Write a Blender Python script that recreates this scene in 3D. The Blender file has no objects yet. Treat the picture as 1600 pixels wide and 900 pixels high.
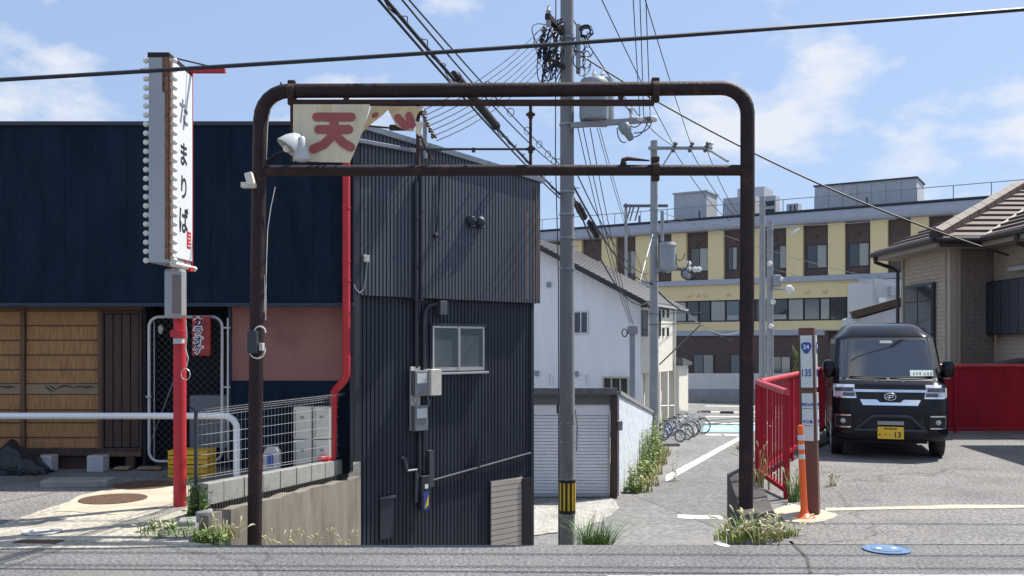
import bpy, math, random
from mathutils import Vector, Matrix
R = math.radians
random.seed(7)
sc = bpy.context.scene
COL = sc.collection

# ------------------------------------------------------------------ camera
F, HX, HY, EYE = 1450.0, 800.0, 540.0, 1.5          # lens in photo pixels, optical axis / horizon row, eye height
cam = bpy.data.objects.new('camera', bpy.data.cameras.new('camera'))
COL.objects.link(cam)
cam.location = (0, 0, EYE)
cam.rotation_euler = (R(90), 0, 0)
cam.data.sensor_width = 36
cam.data.lens = F / 1600 * 36
cam.data.shift_y = (HY - 450) / 1600
cam.data.clip_start = 0.1
cam.data.clip_end = 3000
sc.camera = cam

# ------------------------------------------------------------------ sun and sky
SUN_AZ, SUN_EL = R(57), R(57)                      # azimuth from +Y (into the picture) towards +X
sdir = Vector((math.sin(SUN_AZ) * math.cos(SUN_EL), math.cos(SUN_AZ) * math.cos(SUN_EL), math.sin(SUN_EL)))
sun = bpy.data.objects.new('sun', bpy.data.lights.new('sun', 'SUN'))
COL.objects.link(sun)
sun.data.energy = 4.7
sun.data.angle = R(0.5)
sun.data.color = (1.0, 0.95, 0.87)
sun.rotation_euler = sdir.to_track_quat('Z', 'Y').to_euler()
sun.location = (20, 20, 40)

SKY_STRENGTH = 0.12
w = bpy.data.worlds.new('World')
sc.world = w
w.use_nodes = True
nt = w.node_tree
nt.nodes.clear()
out = nt.nodes.new('ShaderNodeOutputWorld')
sky = nt.nodes.new('ShaderNodeTexSky')
sky.sky_type = 'NISHITA'
sky.sun_disc = False
sky.sun_elevation = SUN_EL
sky.sun_rotation = SUN_AZ
sky.air_density = 1.0
sky.dust_density = 1.6
sky.ozone_density = 2.0
bg1 = nt.nodes.new('ShaderNodeBackground')
bg1.inputs[1].default_value = SKY_STRENGTH
nt.links.new(sky.outputs[0], bg1.inputs[0])
tc = nt.nodes.new('ShaderNodeTexCoord')
mp = nt.nodes.new('ShaderNodeMapping')
mp.inputs['Location'].default_value = (-2.83, -0.21, 2.66)
mp.inputs['Scale'].default_value = (1.0, 1.0, 2.1)
nt.links.new(tc.outputs['Generated'], mp.inputs[0])
nz = nt.nodes.new('ShaderNodeTexNoise')
nz.inputs['Scale'].default_value = 5.0
nz.inputs['Detail'].default_value = 9
nz.inputs['Roughness'].default_value = 0.56
nt.links.new(mp.outputs[0], nz.inputs['Vector'])
cr = nt.nodes.new('ShaderNodeValToRGB')
cr.color_ramp.elements[0].position = 0.512
cr.color_ramp.elements[0].color = (0, 0, 0, 1)
cr.color_ramp.elements[1].position = 0.625
cr.color_ramp.elements[1].color = (0.9, 0.9, 0.9, 1)
nt.links.new(nz.outputs['Fac'], cr.inputs[0])
bg2 = nt.nodes.new('ShaderNodeBackground')
bg2.inputs[0].default_value = (0.88, 0.92, 1.0, 1)
bg2.inputs[1].default_value = 0.6
mx = nt.nodes.new('ShaderNodeMixShader')
# thin even haze over the whole sky, clouds on top of it
bg3 = nt.nodes.new('ShaderNodeBackground')
bg3.inputs[0].default_value = (0.252, 0.342, 0.525, 1)
bg3.inputs[1].default_value = 1.0
mx0 = nt.nodes.new('ShaderNodeMixShader')
mx0.inputs[0].default_value = 0.72
nt.links.new(bg1.outputs[0], mx0.inputs[1])
nt.links.new(bg3.outputs[0], mx0.inputs[2])
nt.links.new(cr.outputs[0], mx.inputs[0])
nt.links.new(mx0.outputs[0], mx.inputs[1])
nt.links.new(bg2.outputs[0], mx.inputs[2])
nt.links.new(mx.outputs[0], out.inputs[0])

sc.render.engine = 'CYCLES'
sc.cycles.use_denoising = True
sc.cycles.max_bounces = 6
sc.view_settings.view_transform = 'Standard'
sc.view_settings.look = 'None'
sc.view_settings.exposure = 0.68
sc.view_settings.gamma = 1.0
sc.view_settings.use_curve_mapping = False


# ------------------------------------------------------------------ helpers
def P(px, py, Y):
    return Vector(((px - HX) / F * Y, Y, EYE + (HY - py) / F * Y))


def X(px, Y):
    return (px - HX) / F * Y


def Z(py, Y):
    return EYE + (HY - py) / F * Y


def FR(ox, oy, dx, dy, oz=0.0):
    """wall frame: local x along the wall, local y into it, local z up"""
    l = math.hypot(dx, dy)
    dx, dy = dx / l, dy / l
    return Matrix(((dx, -dy, 0, ox), (dy, dx, 0, oy), (0, 0, 1, oz), (0, 0, 0, 1)))


def onwall(fr, px, py, off=0.0):
    """where the line of sight meets the wall plane: (u, z)"""
    inv = fr.inverted()
    a = inv @ Vector((0, 0, EYE))
    d = inv.to_3x3() @ Vector(((px - HX) / F, 1, (HY - py) / F))
    t = (off - a.y) / d.y
    p = a + d * t
    return p.x, p.z


def look(a, b):
    """matrix with z along a->b at a"""
    a, b = Vector(a), Vector(b)
    q = (b - a).to_track_quat('Z', 'Y')
    return Matrix.Translation(a) @ q.to_matrix().to_4x4()


def Rz(a):
    return Matrix.Rotation(a, 4, 'Z')


def T(x, y, z):
    return Matrix.Translation((x, y, z))


class MB:
    def __init__(s, M=None):
        s.v, s.f, s.mi, s.M, s.m = [], [], [], (M.copy() if M else Matrix.Identity(4)), 0

    def add(s, vs, fs):
        o = len(s.v)
        s.v += [tuple(s.M @ Vector(p)) for p in vs]
        s.f += [tuple(i + o for i in f) for f in fs]
        s.mi += [s.m] * len(fs)
        return s

    def box(s, x0, x1, y0, y1, z0, z1):
        return s.add([(x0, y0, z0), (x1, y0, z0), (x1, y1, z0), (x0, y1, z0), (x0, y0, z1), (x1, y0, z1), (x1, y1, z1), (x0, y1, z1)],
                     [(0, 3, 2, 1), (4, 5, 6, 7), (0, 1, 5, 4), (1, 2, 6, 5), (2, 3, 7, 6), (3, 0, 4, 7)])

    def hexa(s, p):
        """eight corners: bottom ring 0-3, top ring 4-7"""
        return s.add(p, [(0, 3, 2, 1), (4, 5, 6, 7), (0, 1, 5, 4), (1, 2, 6, 5), (2, 3, 7, 6), (3, 0, 4, 7)])

    def quad(s, *p):
        return s.add(p, [tuple(range(len(p)))])

    def prism(s, poly, y0, y1):
        """polygon in local x,z extruded along local y"""
        n = len(poly)
        vs = [(x, y0, z) for x, z in poly] + [(x, y1, z) for x, z in poly]
        fs = [tuple(range(n)), tuple(range(2 * n - 1, n - 1, -1))]
        fs += [(i, i + n, (i + 1) % n + n, (i + 1) % n) for i in range(n)]
        return s.add(vs, fs)

    def slab(s, poly, z0, z1):
        n = len(poly)
        vs = [(x, y, z0) for x, y in poly] + [(x, y, z1) for x, y in poly]
        fs = [tuple(range(n - 1, -1, -1)), tuple(range(n, 2 * n))]
        fs += [(i, (i + 1) % n, (i + 1) % n + n, i + n) for i in range(n)]
        return s.add(vs, fs)

    def tube(s, pts, r, n=8, caps=True):
        pts = [Vector(p) for p in pts]
        k = len(pts)
        rs = r if isinstance(r, (list, tuple)) else [r] * k
        t0 = (pts[1] - pts[0]).normalized()
        a = t0.orthogonal().normalized()
        vs, fs = [], []
        prev = t0
        for i, p in enumerate(pts):
            if i == 0:
                t = t0
            elif i == k - 1:
                t = (pts[i] - pts[i - 1]).normalized()
            else:
                t = ((pts[i] - pts[i - 1]).normalized() + (pts[i + 1] - pts[i]).normalized())
                t = t.normalized() if t.length > 1e-6 else prev
            a = (prev.rotation_difference(t) @ a)
            a = (a - t * a.dot(t)).normalized()
            prev = t
            b = t.cross(a)
            for j in range(n):
                g = 2 * math.pi * j / n
                vs.append(p + (a * math.cos(g) + b * math.sin(g)) * rs[i])
        for i in range(k - 1):
            for j in range(n):
                fs.append((i * n + j, i * n + (j + 1) % n, (i + 1) * n + (j + 1) % n, (i + 1) * n + j))
        if caps:
            fs.append(tuple(range(n - 1, -1, -1)))
            fs.append(tuple(range((k - 1) * n, k * n)))
        return s.add(vs, fs)

    def lathe(s, prof, c=(0, 0, 0), n=16):
        """profile of (radius, height) turned about local z at c"""
        vs, fs = [], []
        k = len(prof)
        for r, h in prof:
            for j in range(n):
                g = 2 * math.pi * j / n
                vs.append((c[0] + r * math.cos(g), c[1] + r * math.sin(g), c[2] + h))
        for i in range(k - 1):
            for j in range(n):
                fs.append((i * n + j, i * n + (j + 1) % n, (i + 1) * n + (j + 1) % n, (i + 1) * n + j))
        fs.append(tuple(range(n - 1, -1, -1)))
        fs.append(tuple(range((k - 1) * n, k * n)))
        return s.add(vs, fs)

    def ball(s, c, r, n=10, sz=1.0):
        k = max(4, n // 2)
        return s.lathe([(max(1e-4, r * math.sin(math.pi * i / k)), -r * sz * math.cos(math.pi * i / k)) for i in range(k + 1)], c, n)

    def grid(s, fn, nu, nv):
        vs = [fn(i / nu, j / nv) for j in range(nv + 1) for i in range(nu + 1)]
        fs = [(j * (nu + 1) + i, j * (nu + 1) + i + 1, (j + 1) * (nu + 1) + i + 1, (j + 1) * (nu + 1) + i) for j in range(nv) for i in range(nu)]
        return s.add(vs, fs)

    def text(s, body, size, ox=0.0, oz=0.0, y=0.0, depth=0.002, sx=1.0, bold=0.0):
        """flat lettering in the local x,z plane, centred at ox,oz, facing local -y"""
        c = bpy.data.curves.new('t', 'FONT')
        c.body = body
        c.size = size
        c.align_x = 'CENTER'
        c.align_y = 'CENTER'
        c.resolution_u = 3
        c.extrude = depth / 2
        c.offset = bold
        o = bpy.data.objects.new('t', c)
        me = bpy.data.meshes.new_from_object(o)
        if len(me.vertices):
            xs = [v.co.x for v in me.vertices]
            ys = [v.co.y for v in me.vertices]
            cx, cy = (min(xs) + max(xs)) / 2, (min(ys) + max(ys)) / 2
            s.add([(ox + (v.co.x - cx) * sx, y - v.co.z, oz + v.co.y - cy) for v in me.vertices], [tuple(p.vertices) for p in me.polygons])
        bpy.data.objects.remove(o)
        bpy.data.curves.remove(c)
        bpy.data.meshes.remove(me)
        return s

    def corrugated(s, u0, u1, zb, zt, pitch, depth, y=0.0):
        """ribbed sheet: trapezoid ribs proud of y towards -y"""
        n = max(1, round((u1 - u0) / pitch))
        p = (u1 - u0) / n
        us = []
        for i in range(n):
            a = u0 + i * p
            us += [(a, 0), (a + p * .22, 0), (a + p * .32, -depth), (a + p * .92, -depth)]
        us.append((u1, 0))
        vs = []
        for u, d in us:
            vs += [(u, y + d, zb(u) if callable(zb) else zb), (u, y + d, zt(u) if callable(zt) else zt)]
        return s.add(vs, [(2 * i, 2 * i + 2, 2 * i + 3, 2 * i + 1) for i in range(len(us) - 1)])

    def mesh(s, name, mats, smooth=False):
        me = bpy.data.meshes.new(name)
        me.from_pydata(s.v, [], s.f)
        for m in (mats if isinstance(mats, (list, tuple)) else [mats]):
            me.materials.append(m)
        if len(me.materials) > 1:
            me.polygons.foreach_set('material_index', s.mi)
        if smooth:
            me.polygons.foreach_set('use_smooth', [True] * len(me.polygons))
            me.set_sharp_from_angle(angle=R(38))
        me.update()
        return me

    def build(s, name, mats, parent=None, smooth=False, bevel=0.0, kind=None, label=None):
        o = bpy.data.objects.new(name, s.mesh(name, mats, smooth))
        COL.objects.link(o)
        if parent is not None:
            put(o, parent)
        if bevel:
            b = o.modifiers.new('bevel', 'BEVEL')
            b.width = bevel
            b.segments = 2
            b.limit_method = 'ANGLE'
            b.angle_limit = R(40)
        if kind:
            o['kind'] = kind
        if label:
            o['label'] = label
        return o


def wm(o):
    m = o.matrix_basis.copy()
    if o.parent is not None:
        m = wm(o.parent) @ o.matrix_parent_inverse @ m
    return m


def put(o, parent, keep=True):
    o.parent = parent
    o.matrix_parent_inverse = wm(parent).inverted() if keep else Matrix.Identity(4)


def tag(o, label, cat, group=None):
    o['label'] = label
    o['category'] = cat
    if group:
        o['group'] = group
    return o


def thing(name, label, cat, loc=(0, 0, 0), rotz=0.0, group=None):
    o = bpy.data.objects.new(name, None)
    o.empty_display_size = .2
    COL.objects.link(o)
    o.location = loc
    o.rotation_euler = (0, 0, rotz)
    return tag(o, label, cat, group)


def local(o):
    """builder in the local frame of a thing"""
    return o.matrix_basis.copy() if False else Matrix.LocRotScale(o.location, o.rotation_euler, None)


def structure(o):
    o['kind'] = 'structure'
    return o


def arc(c, r, a0, a1, n, ax='xz'):
    pts = []
    for i in range(n + 1):
        a = a0 + (a1 - a0) * i / n
        if ax == 'xz':
            pts.append((c[0] + r * math.cos(a), c[1], c[2] + r * math.sin(a)))
        elif ax == 'xy':
            pts.append((c[0] + r * math.cos(a), c[1] + r * math.sin(a), c[2]))
        else:
            pts.append((c[0], c[1] + r * math.cos(a), c[2] + r * math.sin(a)))
    return pts


def sag(a, b, d, n=14):
    a, b = Vector(a), Vector(b)
    return [a.lerp(b, i / n) - Vector((0, 0, d * 4 * (i / n) * (1 - i / n))) for i in range(n + 1)]


# ------------------------------------------------------------------ materials
def mat(name, col, rough=.6, metal=0.0, var=.18, vs=2.5, bump=0.0, bs=60.0, stain=None, ss=1.2, st=(.55, .68), stretch=(1, 1, 1), coat=0.0, spec=.5, speck=0.0, sps=160.0, crack=0.0, blot=None):
    m = bpy.data.materials.new(name)
    m.use_nodes = True
    n, l = m.node_tree.nodes, m.node_tree.links
    b = n['Principled BSDF']
    b.inputs['Roughness'].default_value = rough
    b.inputs['Metallic'].default_value = metal
    b.inputs['Specular IOR Level'].default_value = spec
    if coat:
        b.inputs['Coat Weight'].default_value = coat
        b.inputs['Coat Roughness'].default_value = .04
    tc = n.new('ShaderNodeTexCoord')
    mp = n.new('ShaderNodeMapping')
    mp.inputs['Scale'].default_value = stretch
    l.new(tc.outputs['Object'], mp.inputs[0])
    nz = n.new('ShaderNodeTexNoise')
    nz.inputs['Scale'].default_value = vs
    nz.inputs['Detail'].default_value = 8
    nz.inputs['Roughness'].default_value = .65
    l.new(mp.outputs[0], nz.inputs['Vector'])
    r = n.new('ShaderNodeValToRGB')
    r.color_ramp.elements[0].position = .3
    r.color_ramp.elements[1].position = .7
    r.color_ramp.elements[0].color = tuple(c * (1 - var) for c in col) + (1,)
    r.color_ramp.elements[1].color = tuple(min(1, c * (1 + var)) for c in col) + (1,)
    l.new(nz.outputs['Fac'], r.inputs[0])
    cur = r.outputs[0]
    if speck:
        sn = n.new('ShaderNodeTexNoise')
        sn.inputs['Scale'].default_value = sps
        sn.inputs['Detail'].default_value = 2
        l.new(tc.outputs['Object'], sn.inputs['Vector'])
        sr = n.new('ShaderNodeMapRange')
        sr.inputs['From Min'].default_value = .3
        sr.inputs['From Max'].default_value = .7
        sr.inputs['To Min'].default_value = 1 - speck
        sr.inputs['To Max'].default_value = 1 + speck
        l.new(sn.outputs['Fac'], sr.inputs['Value'])
        vm = n.new('ShaderNodeVectorMath')
        vm.operation = 'SCALE'
        l.new(cur, vm.inputs[0])
        l.new(sr.outputs[0], vm.inputs['Scale'])
        cur = vm.outputs[0]
    if stain:
        n2 = n.new('ShaderNodeTexNoise')
        n2.inputs['Scale'].default_value = ss
        n2.inputs['Detail'].default_value = 10
        n2.inputs['Roughness'].default_value = .7
        l.new(mp.outputs[0], n2.inputs['Vector'])
        r2 = n.new('ShaderNodeValToRGB')
        r2.color_ramp.elements[0].position = st[0]
        r2.color_ramp.elements[1].position = st[1]
        l.new(n2.outputs['Fac'], r2.inputs[0])
        mixn = n.new('ShaderNodeMix')
        mixn.data_type = 'RGBA'
        l.new(r2.outputs[0], mixn.inputs['Factor'])
        l.new(cur, mixn.inputs['A'])
        mixn.inputs['B'].default_value = tuple(stain) + (1,)
        cur = mixn.outputs['Result']
    if blot:
        nb = n.new('ShaderNodeTexNoise')
        nb.inputs['Scale'].default_value = blot[1]
        nb.inputs['Detail'].default_value = 5
        nb.inputs['Roughness'].default_value = .6
        l.new(tc.outputs['Object'], nb.inputs['Vector'])
        rb = n.new('ShaderNodeValToRGB')
        rb.color_ramp.elements[0].position = blot[2]
        rb.color_ramp.elements[1].position = blot[2] + .1
        rb.color_ramp.elements[1].color = (.8, .8, .8, 1)
        l.new(nb.outputs['Fac'], rb.inputs[0])
        mb_ = n.new('ShaderNodeMix')
        mb_.data_type = 'RGBA'
        l.new(rb.outputs[0], mb_.inputs['Factor'])
        l.new(cur, mb_.inputs['A'])
        mb_.inputs['B'].default_value = tuple(blot[0]) + (1,)
        cur = mb_.outputs['Result']
    if crack:
        nd = n.new('ShaderNodeTexNoise')
        nd.inputs['Scale'].default_value = 2.2
        nd.inputs['Detail'].default_value = 6
        l.new(tc.outputs['Object'], nd.inputs['Vector'])
        va = n.new('ShaderNodeVectorMath')
        va.operation = 'MULTIPLY_ADD'
        l.new(nd.outputs['Color'], va.inputs[0])
        va.inputs[1].default_value = (.5, .5, .5)
        l.new(tc.outputs['Object'], va.inputs[2])
        vo = n.new('ShaderNodeTexVoronoi')
        vo.feature = 'DISTANCE_TO_EDGE'
        vo.inputs['Scale'].default_value = crack
        l.new(va.outputs[0], vo.inputs['Vector'])
        mr = n.new('ShaderNodeMapRange')
        mr.inputs['From Min'].default_value = .0
        mr.inputs['From Max'].default_value = .012 * crack / .4
        mr.inputs['To Min'].default_value = .62
        mr.inputs['To Max'].default_value = 1
        l.new(vo.outputs['Distance'], mr.inputs['Value'])
        vm2 = n.new('ShaderNodeVectorMath')
        vm2.operation = 'SCALE'
        l.new(cur, vm2.inputs[0])
        l.new(mr.outputs[0], vm2.inputs['Scale'])
        cur = vm2.outputs[0]
    l.new(cur, b.inputs['Base Color'])
    if bump:
        n3 = n.new('ShaderNodeTexNoise')
        n3.inputs['Scale'].default_value = bs
        n3.inputs['Detail'].default_value = 6
        l.new(mp.outputs[0], n3.inputs['Vector'])
        bp = n.new('ShaderNodeBump')
        bp.inputs['Strength'].default_value = bump
        bp.inputs['Distance'].default_value = .02
        l.new(n3.outputs['Fac'], bp.inputs['Height'])
        l.new(bp.outputs[0], b.inputs['Normal'])
    return m


def glass(name, col, rough=.04):
    m = bpy.data.materials.new(name)
    m.use_nodes = True
    b = m.node_tree.nodes['Principled BSDF']
    b.inputs['Base Color'].default_value = tuple(col) + (1,)
    b.inputs['Roughness'].default_value = rough
    b.inputs['Specular IOR Level'].default_value = .8
    b.inputs['IOR'].default_value = 1.55
    return m


def glow(name, col, s):
    m = bpy.data.materials.new(name)
    m.use_nodes = True
    b = m.node_tree.nodes['Principled BSDF']
    b.inputs['Base Color'].default_value = tuple(col) + (1,)
    b.inputs['Emission Color'].default_value = tuple(col) + (1,)
    b.inputs['Emission Strength'].default_value = s
    return m


m_asph = mat('asphalt', (.150, .148, .148), .92, var=.2, vs=1.1, bump=.9, bs=45, speck=.55, sps=38, stain=(.19, .185, .175), ss=.6, crack=.2, blot=((.1, .1, .102), .9, .62))
m_asph2 = mat('lot_asphalt', (.18, .174, .168), .93, var=.25, vs=.9, bump=.9, bs=40, speck=.5, sps=32, stain=(.215, .2, .18), ss=.5, crack=.24, blot=((.11, .108, .105), .8, .6))
m_alley = mat('alley_asphalt', (.185, .182, .178), .93, var=.15, vs=.6, bump=.4, bs=14, speck=.3, sps=9, stain=(.215, .21, .2), ss=.35, blot=((.14, .138, .136), .5, .58))
m_apron = mat('apron_concrete', (.40, .365, .30), .9, var=.2, vs=1.4, bump=.3, bs=80, stain=(.27, .25, .21), ss=1.1, speck=.4, sps=30, blot=((.24, .21, .17), 1.3, .6))
m_patch = mat('pale_concrete', (.46, .405, .31), .9, var=.15, vs=2.5, bump=.25, bs=60, stain=(.34, .31, .25), ss=2)
m_conc = mat('concrete', (.195, .175, .145), .9, var=.2, vs=2, bump=.3, bs=40, stain=(.085, .075, .06), ss=1.6, st=(.48, .74), stretch=(1.8, 1.8, .5))
m_block = mat('concrete_block', (.27, .27, .255), .92, var=.2, vs=6, bump=.4, bs=90, stain=(.15, .15, .14), ss=3)
m_cdark = mat('dark_concrete', (.075, .07, .065), .95, var=.3, vs=4, bump=.5, bs=50, stain=(.14, .13, .12), ss=3)
m_line = mat('road_paint', (.66, .65, .61), .8, var=.1, vs=6, stain=(.25, .25, .24), ss=5, st=(.5, .63), bump=.2)
m_navy = mat('navy_siding', (.0085, .0185, .036), .85, spec=.12, var=.3, vs=2.0, stain=(.018, .030, .048), ss=1.4, st=(.5, .8), stretch=(2.2, 2.2, .5), bump=.15, bs=50)
m_navy2 = mat('navy_trim', (.016, .032, .06), .6, var=.15)
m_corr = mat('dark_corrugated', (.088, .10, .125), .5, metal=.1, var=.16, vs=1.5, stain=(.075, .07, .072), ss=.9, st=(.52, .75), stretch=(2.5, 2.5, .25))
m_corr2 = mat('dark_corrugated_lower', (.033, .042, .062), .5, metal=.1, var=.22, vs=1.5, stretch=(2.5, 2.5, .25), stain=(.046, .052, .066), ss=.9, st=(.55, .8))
m_dtrim = mat('dark_trim', (.03, .036, .05), .5, var=.15)
m_gtrim = mat('grey_flashing', (.2, .23, .27), .45, metal=.3, var=.12)
m_rust = mat('brown_rusty_pipe', (.024, .013, .0145), .6, spec=.3, var=.35, vs=5, bump=.3, bs=60, stain=(.085, .034, .022), ss=4.5, st=(.55, .72))
m_rustd = mat('dark_rust', (.045, .022, .017), .85, var=.4, vs=8, bump=.5, bs=50)
m_red = mat('red_paint', (.48, .022, .03), .55, var=.15, vs=3, stain=(.3, .03, .02), ss=4, st=(.6, .75), bump=.05)
m_redf = mat('red_fence_paint', (.34, .010, .024), .6, spec=.25, var=.25, vs=1.5, stretch=(2, 2, .5), stain=(.22, .02, .028), ss=2.0, st=(.55, .8))
m_white = mat('white_paint', (.78, .79, .8), .45, var=.05)
m_signw = mat('sign_face', (.68, .71, .74), .4, var=.05, vs=2)
m_signg = mat('sign_metal', (.33, .36, .375), .5, var=.12, vs=2, stain=(.2, .1, .06), ss=2.2, st=(.66, .76), stretch=(1, 1, .3))
m_ink = mat('black_ink', (.015, .017, .03), .6, var=.1)
m_inkfade = mat('faded_ink', (.14, .16, .19), .6, var=.15)
m_bluei = mat('blue_ink', (.03, .07, .3), .5, var=.1)
m_bulb = mat('bulb_glass', (.72, .7, .62), .25, var=.1)
m_cream = mat('old_sign_cream', (.68, .60, .42), .7, var=.14, vs=3, stain=(.55, .38, .12), ss=2.2, st=(.5, .75), stretch=(2.5, 2.5, .5))
m_oldred = mat('faded_red_letter', (.36, .09, .085), .7, var=.15, vs=8, stain=(.45, .3, .22), ss=14, st=(.62, .7))
m_enamel = mat('enamel', (.5, .51, .5), .35, var=.1)
m_frost = mat('frosted_glass', (.47, .47, .47), .3, var=.05)
m_wood = mat('brown_wood', (.12, .066, .04), .75, var=.25, vs=5, stretch=(4, 4, .5), bump=.2)
m_woodd = mat('dark_wood', (.06, .036, .028), .75, var=.25, vs=5, stretch=(4, 4, .5), bump=.2)
m_reed = mat('reed', (.36, .19, .08), .85, var=.5, vs=9, stretch=(12, 12, .5), bump=.8, bs=9)
m_cork = mat('pale_board', (.27, .19, .12), .8, var=.15)
m_pink = mat('pink_plaster', (.28, .135, .11), .9, var=.12, vs=1.5, bump=.15, bs=50, stain=(.20, .10, .085), ss=1.2, st=(.5, .75))
m_dark = mat('dark_interior', (.012, .013, .018), .9, var=.2)
m_grey = mat('grey_metal', (.3, .31, .32), .45, metal=.4, var=.12)
m_galv = mat('galvanised', (.55, .56, .57), .45, metal=.5, var=.12)
m_pole = mat('concrete_pole', (.22, .225, .23), .9, var=.14, vs=2, bump=.2, bs=40, stain=(.15, .15, .15), ss=2, stretch=(1, 1, .35))
m_pole2 = mat('far_pole', (.29, .3, .31), .9, var=.12, vs=2)
m_yel = mat('yellow_plate', (.72, .5, .03), .5, var=.1)
m_blk = mat('black_rubber', (.012, .012, .014), .6, var=.2)
m_cable = mat('cable', (.012, .014, .022), .55, var=.15)
m_cableg = mat('grey_cable', (.1, .11, .13), .6, var=.15)
m_trans = mat('transformer_paint', (.27, .30, .325), .45, var=.1, vs=2)
m_porc = mat('porcelain', (.7, .7, .68), .3, var=.05)
m_porcb = mat('brown_insulator', (.14, .09, .07), .4, var=.1)
m_ycrate = mat('yellow_crate', (.66, .4, .02), .5, var=.12)
m_crm = mat('cream_box', (.68, .65, .56), .7, var=.1)
m_win = glass('window_glass', (.025, .032, .04))
m_winl = glass('pale_window_glass', (.10, .13, .14), .12)
m_winc = mat('curtained_glass', (.3, .31, .29), .12, var=.12, vs=3, stretch=(6, 6, .4), spec=.7)
m_alu = mat('aluminium', (.6, .61, .63), .35, metal=.6, var=.06)
m_hwhite = mat('white_render', (.86, .85, .84), .9, var=.06, vs=1, bump=.1, bs=60, stain=(.6, .6, .6), ss=.7, st=(.6, .9), stretch=(2, 2, .25))
m_hcream = mat('cream_render', (.72, .68, .58), .9, var=.05)
m_rgrey = mat('grey_roofing', (.09, .092, .1), .8, var=.15, vs=5)
m_shut = mat('white_shutter', (.76, .79, .83), .5, var=.06, stain=(.3, .17, .1), ss=2.5, st=(.68, .76))
m_shutb = mat('beige_shutter', (.45, .42, .37), .5, var=.1, vs=1.5)
m_wblock = mat('white_painted_block', (.60, .64, .70), .8, var=.06, vs=1)
m_ybld = mat('yellow_cladding', (.74, .61, .34), .85, var=.04)
m_bbld = mat('brown_cladding', (.105, .075, .066), .85, var=.1)
m_gbld = mat('grey_band', (.36, .39, .45), .7, var=.06)
m_wbld = mat('white_wall', (.52, .53, .54), .85, var=.05)
m_plant = mat('plant_room_panel', (.42, .44, .46), .7, var=.08)
m_hbeige = mat('beige_brick_siding', (.44, .375, .295), .85, var=.07, vs=5, bump=.2, bs=50)
m_hshade = mat('shaded_brick_siding', (.22, .18, .15), .85, var=.08, vs=5, bump=.2, bs=50)  # front wall's copy of the beige siding, eave and inner-corner shade painted in
m_tile = mat('roof_tile', (.076, .049, .04), .7, var=.18, vs=3, bump=.1, bs=30, stain=(.095, .068, .056), ss=2.5)
m_tiled = mat('roof_edge', (.05, .033, .03), .6, var=.2)
m_soff = mat('soffit', (.3, .26, .21), .8, var=.1)
m_gut = mat('gutter', (.03, .025, .026), .4, var=.15)
m_vpaint = mat('van_black_paint', (.004, .005, .009), .12, var=.05, spec=.32)
m_vglass = glass('van_glass', (.03, .05, .062), .06)
m_chrome = mat('chrome', (.8, .82, .85), .12, metal=1.0, var=.03)
m_vlamp = mat('headlamp', (.55, .57, .6), .15, metal=.1, var=.3, vs=20)
m_vlens = glass('lamp_lens', (.06, .06, .07), .05)
m_plate = mat('yellow_number_plate', (.78, .5, .03), .45, var=.04)
m_brown = mat('brown_post_paint', (.12, .05, .035), .5, var=.1)
m_panel = mat('sign_panel', (.6, .64, .62), .4, var=.06)
m_orange = mat('orange_plastic', (.85, .13, .02), .45, var=.06)
m_refl = mat('reflector', (.6, .6, .6), .35, var=.06)
m_bluelid = mat('blue_lid', (.085, .165, .30), .7, var=.25, vs=14, stain=(.17, .19, .2), ss=12)
m_rustlid = mat('rusty_lid', (.10, .055, .035), .85, var=.3, vs=10, bump=.5, bs=60)
m_ironlid = mat('pale_iron_lid', (.42, .4, .35), .7, var=.2, vs=30)
m_leaf = mat('leaf', (.13, .21, .045), .6, var=.4, vs=6)
m_leafd = mat('dark_leaf', (.09, .15, .04), .6, var=.4, vs=6)
m_straw = mat('dry_grass', (.36, .34, .13), .7, var=.3, vs=8)
m_seed = mat('seed_head', (.5, .45, .26), .8, var=.2, vs=8)
m_leafy = mat('yellow_green_leaf', (.22, .27, .06), .6, var=.4, vs=6)
m_fore = mat('forecourt_concrete', (.34, .33, .30), .9, var=.2, vs=1.5, bump=.3, bs=30, stain=(.22, .215, .2), ss=.9, speck=.3, sps=12)
m_park = mat('blue_bay_paint', (.25, .43, .55), .8, var=.12, vs=3)
m_orl = mat('orange_line', (.55, .42, .3), .8, var=.15)
# ------------------------------------------------------------------ ground
LOW = -2.5
structure(MB().quad((-1500, -300, LOW - .01), (1500, -300, LOW - .01), (1500, 2500, LOW - .01), (-1500, 2500, LOW - .01)).build('ground', m_alley))
structure(MB().slab([(-80, -14), (80, -14), (80, 6.98), (-80, 6.98)], -.4, 0).build('road', m_asph))
structure(MB().slab([(-40, 6.985), (-2.45, 6.985), (-2.68, 8.0), (-2.0, 11.5), (-1.95, 11.95), (-40, 11.95)], LOW, .004).build('yard', m_asph2))
structure(MB().slab([(1.92, 6.985), (1.92, 7.7), (2.48, 10.6), (5.6, 16.25), (8.0, 21), (10.5, 30), (60, 30), (60, 6.985)], LOW, .004).build('parking_lot', m_asph2))
prof = [(6.99, -.004), (7.6, -.17), (8.4, -.5), (12, -1.55), (16, -2.4), (17.6, -2.495), (30, -2.495)]
mb = MB()
ws = [(-3.0, 2.3), (-3.0, 2.5), (-2.9, 2.6), (-2.2, 4.5), (.2, 6.5), (.3, 7.0), (4.0, 10.5)]
mb.add([(x, y, z) for (y, z), a in zip(prof, ws) for x in a], [(2 * i, 2 * i + 1, 2 * i + 3, 2 * i + 2) for i in range(len(prof) - 1)])
structure(mb.build('alley', m_alley, smooth=False))
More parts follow.
